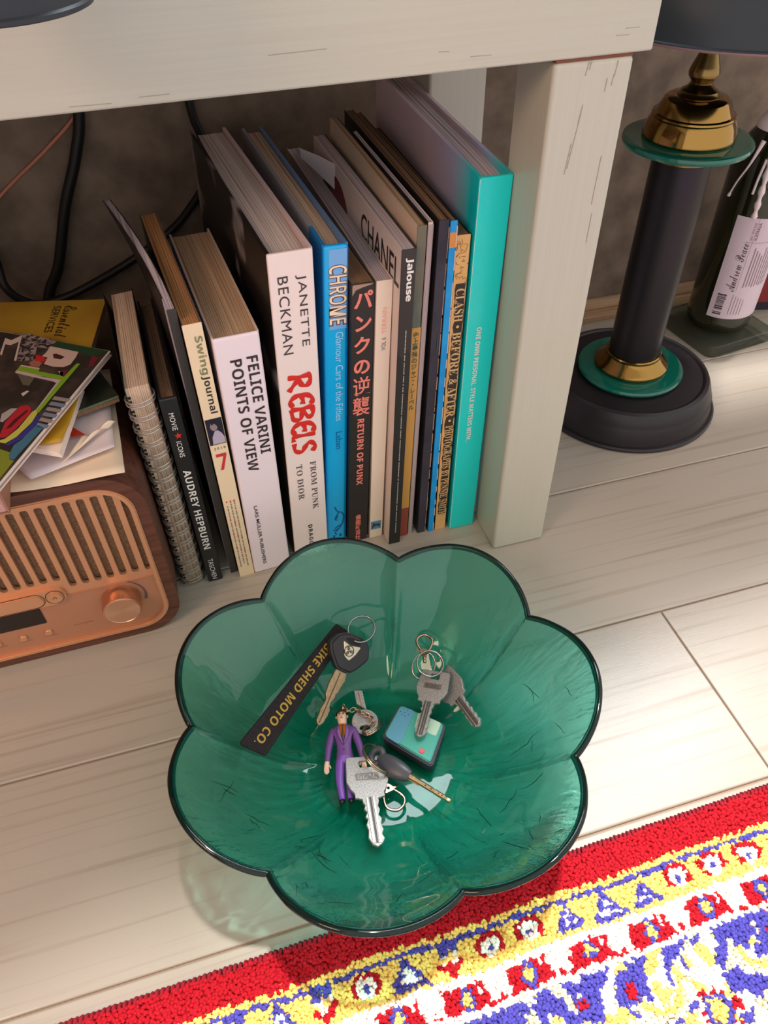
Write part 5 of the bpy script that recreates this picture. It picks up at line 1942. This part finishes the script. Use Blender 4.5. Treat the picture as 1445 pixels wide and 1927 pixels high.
def house_key(label, p0, p1, side, L, word, stamp=True, flip=False):
    o, M = lay(p0, p1, side, 'house_key', label, 'key')
    s = L / 52.0
    top_ = [(0, -9.5), (1, -10.5), (15, -11.8), (19.5, -10), (21.8, -8.2), (24.6, -8.2), (24.8, -6.4), (25.6, -4.4)]
    lo_ = [(27.5, -4.4), (29, -3.3), (31, -4.3), (33, -2.8), (35.5, -4.2), (37, -3.0), (40, -4.4), (43, -3.6), (47, -4.3), (50.5, -2.6), (52, 0)]
    hi_ = [(50.5, 2.6), (48, 4.2), (45.5, 3.2), (43, 4.4), (40.5, 3.4), (37, 4.4), (35, 3.0), (32, 4.2), (30, 3.4), (27.5, 4.4)]
    rest = [(25.6, 4.4), (24.8, 6.4), (24.6, 8.2), (21.8, 8.2), (19.5, 10), (15, 11.8), (1, 10.5), (0, 9.5)]
    ol = [(a * s / 1000, b * s / 1000) for a, b in top_ + lo_ + hi_ + rest]
    hole = [(a * s / 1000, b * s / 1000) for a, b in rrect(2.6, 6.8, -3.4, 3.4, 1.0, 3)]
    mb = MB()
    mb.prism([ol, hole], -0.0011, 0.0011, bevel=0.00025)
    mb.done('blade_and_bow', nickel, o, smooth=30)
    mb = MB()
    for yy in (-1.9, 1.7):
        mb.box(24.5 * s / 1000, 50.3 * s / 1000, (yy - .75) * s / 1000, (yy + .75) * s / 1000, 0.0010, 0.0017, bevel=0.0002, seg=1)
    mb.done('ridges', nickel_s, o, smooth=40)
    mb = MB()
    mb.box(24.5 * s / 1000, 50.3 * s / 1000, -.75 * s / 1000, .5 * s / 1000, 0.0010, 0.00118)
    mb.done('groove', INK('groove2', (70, 68, 66), 0.5), o, smooth=0)
    if stamp:
        mb = MB()
        mb.prism([[(a * s / 1000, b * s / 1000) for a, b in rrect(10.2, 14.6, -6.6, 6.6, .5, 2)]], 0.0011, 0.00118)
        mb.done('stamp_field', mat('stamp', (124, 120, 114), 0.5, 0.6), o, smooth=0)
        letter(word, lambda u, v: Vector(((13.9 - 3.0 * v) * s / 1000, (-5.4 + 10.8 * u) * s / 1000, 0.00125)), nickel_s, o, 'stamped_word', 'bold')
    return o


k1a, k1b = at(822, 1264, 0.0330), at(788.5, 1388, 0.0265)
hk = house_key('silver house key lying across the teal rubber fob', k1a, k1b, at(860, 1290, 0.0350), (k1b - k1a).length * 1000, 'GOAL')
k2b = at(902, 1367, 0.0285)
k2d = (at(842, 1287, 0.0255) - k2b).normalized()
k2a = k2b + k2d * 0.052
hk2 = house_key('silver house key pointing right, mostly hidden behind the other upper key', k2a, k2b, at(900, 1330, 0.0335), 52, 'GOAL', stamp=False)
k4a, k4b = at(684, 1425, 0.0215), at(711.5, 1594, 0.0250)
hk3 = house_key('silver house key pointing down beside the figurine legs', k4a, k4b, at(714, 1480, 0.0215), (k4b - k4a).length * 1000, 'GOAL')

rr1 = ring_thing('split_ring', 'round steel ring through the two upper silver keys', at(809, 1249, 0.0375), 0.0100, (0.05, -0.30, 1), 0.0007, nickel_s)
rr2 = ring_thing('split_ring', 'oval steel ring lying under the round ring of the upper keys', at(797, 1253, 0.0300), 0.0105, (-0.1, -0.5, 1), 0.00065, nickel_s, squash=.8)


def clasp(label, p0, p1, side, L, m):
    """swivel lobster clasp, hook end at p0"""
    o, M = lay(p0, p1, side, 'lobster_clasp', label, 'clasp')
    q_ = L
    mb = MB()
    mb.tube(smooth_path([(.66 * q_, .10 * q_, 0), (.40 * q_, .25 * q_, 0), (.17 * q_, .27 * q_, 0), (.0, .08 * q_, 0), (.03 * q_, -.14 * q_, 0), (.18 * q_, -.26 * q_, 0), (.36 * q_, -.23 * q_, 0)], 6), 0.0011, n=8)
    mb.done('hook', m, o, smooth=70)
    mb = MB()
    mb.tube([(.36 * q_, -.23 * q_, 0), (.50 * q_, -.15 * q_, 0), (.64 * q_, -.06 * q_, 0)], 0.0008, n=8)
    mb.done('gate', m, o, smooth=70)
    mb = MB()
    mb.prism([round_poly([(.52 * q_, .13 * q_), (.50 * q_, -.16 * q_), (.60 * q_, -.16 * q_), (.80 * q_, -.05 * q_), (.80 * q_, .06 * q_)], 0.0012), circ(.62 * q_, -.02 * q_, .035 * q_, 10)], -0.0011, 0.0011, bevel=0.0003)
    mb.done('body', m, o, smooth=40)
    mb = MB()
    mb.box(.53 * q_, .60 * q_, -.30 * q_, -.14 * q_, -0.0005, 0.0005, bevel=0.0003, seg=1)
    mb.done('thumb_lever', m, o, smooth=40)
    mb = MB()
    mb.lathe([(0, .79 * q_), (.05 * q_, .79 * q_), (.06 * q_, .84 * q_), (.05 * q_, .90 * q_), (.07 * q_, .93 * q_), (.06 * q_, 1.0 * q_), (0, 1.0 * q_)], n=16, M=Matrix.Rotation(rad(90), 4, 'Y'))
    mb.done('swivel', m, o, smooth=40)
    return o


cl1 = clasp('small steel lobster clasp above the two upper silver keys', at(798, 1195, 0.0400), at(799, 1247, 0.0345), at(812, 1215, 0.0385), (at(798, 1195, 0.0400) - at(799, 1247, 0.0345)).length, chainm)
cl2 = clasp('bronze lobster clasp lying open beside the car key', at(752, 1522, 0.0140), at(716, 1462, 0.0165), at(772, 1500, 0.0140), (at(752, 1522, 0.0140) - at(716, 1462, 0.0165)).length, chainm)

# --- car key
ca, cb = at(699, 1417, 0.0220), at(848, 1508, 0.0285)
ck, CM = lay(ca, cb, at(790, 1500, 0.0230), 'car_key', 'car key with a dark grey rounded head and round dimpled shaft', 'key')
Lc = (cb - ca).length
hl = Lc * .50
mb = MB()
secs = []
for i in range(15):
    f = i / 14
    w_ = Lc * .108 * (math.sin(math.pi * (0.10 + 0.80 * f)) ** 0.55)
    h_ = 0.0046 * (math.sin(math.pi * (0.10 + 0.80 * f)) ** 0.6)
    yo = -Lc * 0.012 * math.sin(math.pi * f)
    x_ = Lc * .10 + (hl - Lc * .10) * f
    secs.append([(x_, yo + w_ * math.copysign(abs(math.cos(a)) ** .8, math.cos(a)), h_ * math.copysign(abs(math.sin(a)) ** .8, math.sin(a))) for a in [2 * math.pi * k / 24 for k in range(24)]])
mb.loft(secs)
mb.done('head', grplast, ck, smooth=60)
mb = MB()
mb.tube([(Lc * .075 + Lc * .062 * math.cos(a), Lc * .078 * math.sin(a), 0) for a in [2 * math.pi * k / 28 for k in range(28)]], 0.0026, n=10, closed=True)
mb.done('ring_eye', grplast, ck, smooth=70)
mb = MB()
mb.lathe([(0, hl - 0.002), (0.0021, hl - 0.002), (0.0021, hl + 0.004), (0.0018, hl + 0.0045), (0.0018, Lc * .78), (0.0014, Lc * .785), (0.0014, Lc * .80), (0.0018, Lc * .805), (0.0018, Lc * .93), (0.0012, Lc * .94), (0.0012, Lc * .955), (0.0018, Lc * .96), (0.0018, Lc * .985), (0.0012, Lc), (0, Lc)], n=20, M=Matrix.Rotation(rad(90), 4, 'Y'))
mb.box(hl, hl + Lc * .12, -0.0024, -0.0008, -0.0006, 0.0006)
mb.done('shaft', mat('shaft_brass', (200, 178, 140), 0.25, 0.9), ck, smooth=40)
mb = MB()
for f in (.70, .77, .86, .90):
    mb.lathe([(0, 0), (0.0006, 0), (0, 0.0001)], n=10, M=Matrix.Translation((Lc * f, 0.0004, 0.00185)))
mb.done('dimples', INK('dimple', (70, 56, 42)), ck, smooth=0)
cr_ = ring_thing('split_ring', 'bronze split ring joining the car key, teal fob and lower silver key', at(712, 1428, 0.0230), 0.0130, (0.75, 0.25, 0.75), 0.0007, chainm)

# --- small round-headed key with the chain
ra0, ra1 = at(688, 1376, 0.0160), at(675, 1296, 0.0205)
rk, RMx = lay(ra0, ra1, at(712, 1350, 0.0165), 'cabinet_key', 'small key with a round pale head under the chain, pointing up', 'key')
mb = MB()
c_ = pl(RMx, [(687, 1359)])[0]
e_ = pl(RMx, [(712, 1359)])[0]
rr_ = math.hypot(c_[0] - e_[0], c_[1] - e_[1])
ho = pl(RMx, [(687, 1370)])[0]
mb.prism([circ(c_[0], c_[1], rr_, 36), circ(ho[0], ho[1], rr_ * .20, 12, rr_ * .42)], -0.0008, 0.0008, bevel=0.0003)
mb.done('bow', nickel, rk, smooth=40)
tp_ = pl(RMx, [Z6(650, 200), Z6(800, 290), Z6(735, 0), Z6(612, 0)])
mb = MB()
mb.prism([tp_], -0.0007, 0.0008, bevel=0.0002)
mb.done('blade', nickel, rk, smooth=40)
mb = MB()
gq = pl(RMx, [Z6(675, 20), Z6(725, 230)], .001)
d_ = Vector((gq[1][0] - gq[0][0], gq[1][1] - gq[0][1], 0))
mb.box(0, d_.length, -0.0005, 0.0005, 0.0007, 0.00095, M=Matrix.Translation((gq[0][0], gq[0][1], 0)) @ Matrix.Rotation(math.atan2(d_.y, d_.x), 4, 'Z'))
mb.done('groove', keybrass, rk, smooth=0)
rr3 = ring_thing('split_ring', 'bronze split ring at the end of the figurine chain', at(700, 1369, 0.0195), 0.0095, (-0.15, 0.8, 1.0), 0.0008, chainm, squash=.6)

# --- small figurine
fh, ff = at(643, 1337, 0.0200), at(655, 1519, 0.0170)
FT, FTM = lay(fh, ff, at(690, 1420, 0.0190), 'figurine', 'small keychain figurine of a person in purple suit and orange shirt, lying down', 'figurine')
Lf = (ff - fh).length
sc = Lf / 7.5                       # seven and a half heads
mesh = bpy.data.meshes.new('skeleton')
vv, ee, rad_ = [], [], []


def sv(x, y, z, r, link=None, ry=None):
    vv.append((x, y, z))
    rad_.append((r, ry or r))
    if link is not None:
        ee.append((link, len(vv) - 1))
    return len(vv) - 1


pel = sv(3.75, 0, 0, .56, None, .42)
wst = sv(3.0, 0, 0, .52, pel, .40)
chs = sv(2.05, 0, .02, .72, wst, .46)
nck = sv(1.32, 0, .02, .30, chs, .28)
hd1 = sv(.92, -.02, .05, .38, nck, .38)
hd2 = sv(.48, -.03, .05, .44, hd1, .44)
hd3 = sv(.16, -.03, .05, .30, hd2, .32)
for s in (-1, 1):
    sh1 = sv(1.72, .80 * s, 0, .34, chs)
    el = sv(3.0, 1.16 * s, .02, .29, sh1)
    wr = sv(4.05, 1.30 * s, .10, .20, el)
    pa = sv(4.42, 1.36 * s, .12, .20, wr, .13)
    for k, (dy, L_f) in enumerate(((-.14, .30), (-.05, .38), (.05, .36), (.14, .28))):
        f1 = sv(4.62, 1.38 * s + dy, .13, .065, pa)
        sv(4.62 + L_f, 1.36 * s + dy * .9, .08, .05, f1)
    t1 = sv(4.40, (1.36 - .24) * s, .17, .07, pa)
    sv(4.64, (1.36 - .30) * s, .19, .055, t1)
    hp = sv(4.05, .34 * s, 0, .42, pel)
    kn_ = sv(5.55, .36 * s - .10 * (1), .08, .33, hp)
    an = sv(6.95, .30 * s - .06, 0, .24, kn_)
    sv(7.18, .32 * s - .05, .22, .22, an)
    sv(7.30, .34 * s - .05, .52, .16, len(vv) - 1)
mesh.from_pydata(vv, ee, [])
so = bpy.data.objects.new('skeleton', mesh)
COL.objects.link(so)
sk = so.modifiers.new('skin', 'SKIN')
sk.use_smooth_shade = True
for i, sv_ in enumerate(mesh.skin_vertices[0].data):
    sv_.radius = rad_[i]
    sv_.use_root = (i == 0)
sb = so.modifiers.new('sub', 'SUBSURF')
sb.levels = sb.render_levels = 2
bpy.context.view_layer.update()
bme = bpy.data.meshes.new_from_object(so.evaluated_get(bpy.context.evaluated_depsgraph_get()))
bpy.data.objects.remove(so)
skin_m = mat('figure_skin', (226, 190, 166), 0.45)
jack_m = mat('figure_jacket', (112, 72, 142), 0.42)
trou_m = mat('figure_trousers', (116, 74, 172), 0.42, col2=(150, 112, 196), nscale=1.0, stretch=(5, 1500, 5), lo=0.5, hi=0.62)
shoe_m = mat('figure_shoes', (26, 20, 28), 0.3)
orng_m = mat('figure_shirt', (222, 124, 40), 0.45)
hair_m = mat('figure_hair', (74, 46, 30), 0.5)
bme.materials.clear()
for m_ in (skin_m, jack_m, trou_m, shoe_m, orng_m):
    bme.materials.append(m_)
for p_ in bme.polygons:
    c = p_.center
    ay = abs(c.y)
    if ay > .98 and c.x > 1.9:
        mi = 0 if c.x > 4.08 else 1
    elif c.x < 1.18:
        mi = 0
    elif c.x < 1.36:
        mi = 4
    elif c.x < 3.85 + (.25 if ay > .35 else 0):
        mi = 1
        if c.z > 0 and c.x < 2.9 and ay < .26 * (2.9 - c.x) / 1.5:
            mi = 4
    elif c.x < 6.98:
        mi = 2
    else:
        mi = 3
    p_.material_index = mi
    p_.use_smooth = True
for v in bme.vertices:
    v.co = v.co * sc
bme.name = 'body'
bo = bpy.data.objects.new('body', bme)
COL.objects.link(bo)
bo.parent = FT
U = sc


def blob(parent, name, c, r, m, n=12):
    mb = MB()
    t_ = bmesh.new()
    bmesh.ops.create_uvsphere(t_, u_segments=n, v_segments=8, radius=1)
    for v in t_.verts:
        v.co = Vector((c[0] + v.co.x * r[0], c[1] + v.co.y * r[1], c[2] + v.co.z * r[2])) * U
    mb._merge(t_)
    return mb.done(name, m, parent, smooth=80)


mb = MB()
t_ = bmesh.new()
bmesh.ops.create_uvsphere(t_, u_segments=20, v_segments=14, radius=1)
for v in t_.verts:
    q_ = v.co.copy()
    k = 1.0 + .05 * mnoise.noise(q_ * 3)
    x_, y_, z_ = .44 + q_.x * .50 * k, .0 + q_.y * .49 * k, -.02 + q_.z * .47 * k
    if q_.z > .25 and x_ > .22:
        z_ -= .35
    if x_ > .62 and q_.z > -0.2:
        x_ = .62 + (x_ - .62) * .2
        z_ -= .15
    v.co = Vector((x_, y_, z_)) * U
mb._merge(t_)
mb.done('hair', hair_m, bo, smooth=80)
for s in (-1, 1):
    blob(bo, 'eye', (.50, .15 * s - .03, .455), (.045, .06, .05), INK('eye', (40, 28, 26)))
    blob(bo, 'ear', (.58, .44 * s - .02, .05), (.12, .05, .08), skin_m)
    blob(bo, 'eyebrow', (.41, .16 * s - .03, .45), (.02, .085, .04), hair_m)
blob(bo, 'nose', (.64, -.03, .49), (.11, .055, .09), skin_m)
blob(bo, 'mouth', (.80, -.03, .425), (.025, .11, .03), INK('lips', (150, 60, 56)))
for s in (-1, 1):
    mb = MB()
    mb.loft([[Vector((a, b * s, z)) * U for a, b, z in sec] for sec in ([(1.34, .20, .40), (1.34, .36, .36)], [(1.9, .26, .50), (1.9, .46, .46)], [(2.5, .12, .47), (2.4, .34, .46)], [(2.95, .02, .44), (2.8, .12, .45)])], caps=False, closed_sec=False)
    solidify(mb.done('lapel', mat('figure_lapel', (136, 96, 168), 0.42), bo, smooth=60), 0.00025)
mb = MB()
mb.loft([[Vector((a, b, z)) * U for a, b, z in sec] for sec in ([(1.36, -.10, .36), (1.36, .10, .36)], [(1.55, -.05, .47), (1.55, .05, .47)], [(2.3, -.10, .54), (2.3, .10, .54)], [(2.75, 0, .52), (2.76, .01, .52)])], caps=False, closed_sec=False)
solidify(mb.done('tie', mat('figure_tie', (92, 70, 40), 0.45), bo, smooth=60), 0.0002)
for yy in (2.95, 3.35):
    blob(bo, 'jacket_button', (yy, 0, .44), (.05, .05, .04), INK('fig_button', (60, 36, 80)))
# little eye loop and chain from the head
FI = FTM.inverted()
cpts = [FI @ at(*Z6(*q_[:2]), q_[2]) for q_ in ((455, 235, .0225), (480, 290, .0225), (560, 300, .0215), (640, 270, .0212), (710, 320, .0212), (775, 345, .0210), (850, 390, .0205), (900, 470, .0200), (850, 520, .0200))]
path = smooth_path(cpts, 4)
mb0 = None
dist = 0
link_me = None
acc = [0]
for a, b in zip(path, path[1:]):
    acc.append(acc[-1] + (b - a).length)
stp = 0.0030
k = 0
s_ = 0.0
while s_ < acc[-1] - 0.001:
    i = max(j for j in range(len(acc)) if acc[j] <= s_ + 1e-9)
    i = min(i, len(path) - 2)
    p_ = path[i].lerp(path[i + 1], (s_ - acc[i]) / max(1e-9, acc[i + 1] - acc[i]))
    d_ = (path[i + 1] - path[i]).normalized()
    if link_me is None:
        mb = MB()
        mb.tube([(0.0024 * math.cos(a), 0.0015 * math.sin(a), 0) for a in [2 * math.pi * q_ / 16 for q_ in range(16)]], 0.00048, n=6, closed=True)
        o = mb.done('chain_link', chainm, FT, smooth=70)
        link_me = o.data
    else:
        o = bpy.data.objects.new('chain_link', link_me)
        COL.objects.link(o)
        o.parent = FT
    rot = d_.to_track_quat('X', 'Z').to_matrix().to_4x4() @ Matrix.Rotation(rad(35 if k % 2 else -50), 4, 'X')
    o.matrix_basis = Matrix.Translation(p_) @ rot
    s_ += stp
    k += 1
bpy.context.view_layer.update()

bowl.cycles.is_caustics_caster = True
sun_d.cycles.is_caustics_light = True
for o in bpy.data.objects:
    if o.type == 'MESH' and o is not bowl and o.parent is not bowl:
        o.cycles.is_caustics_receiver = True
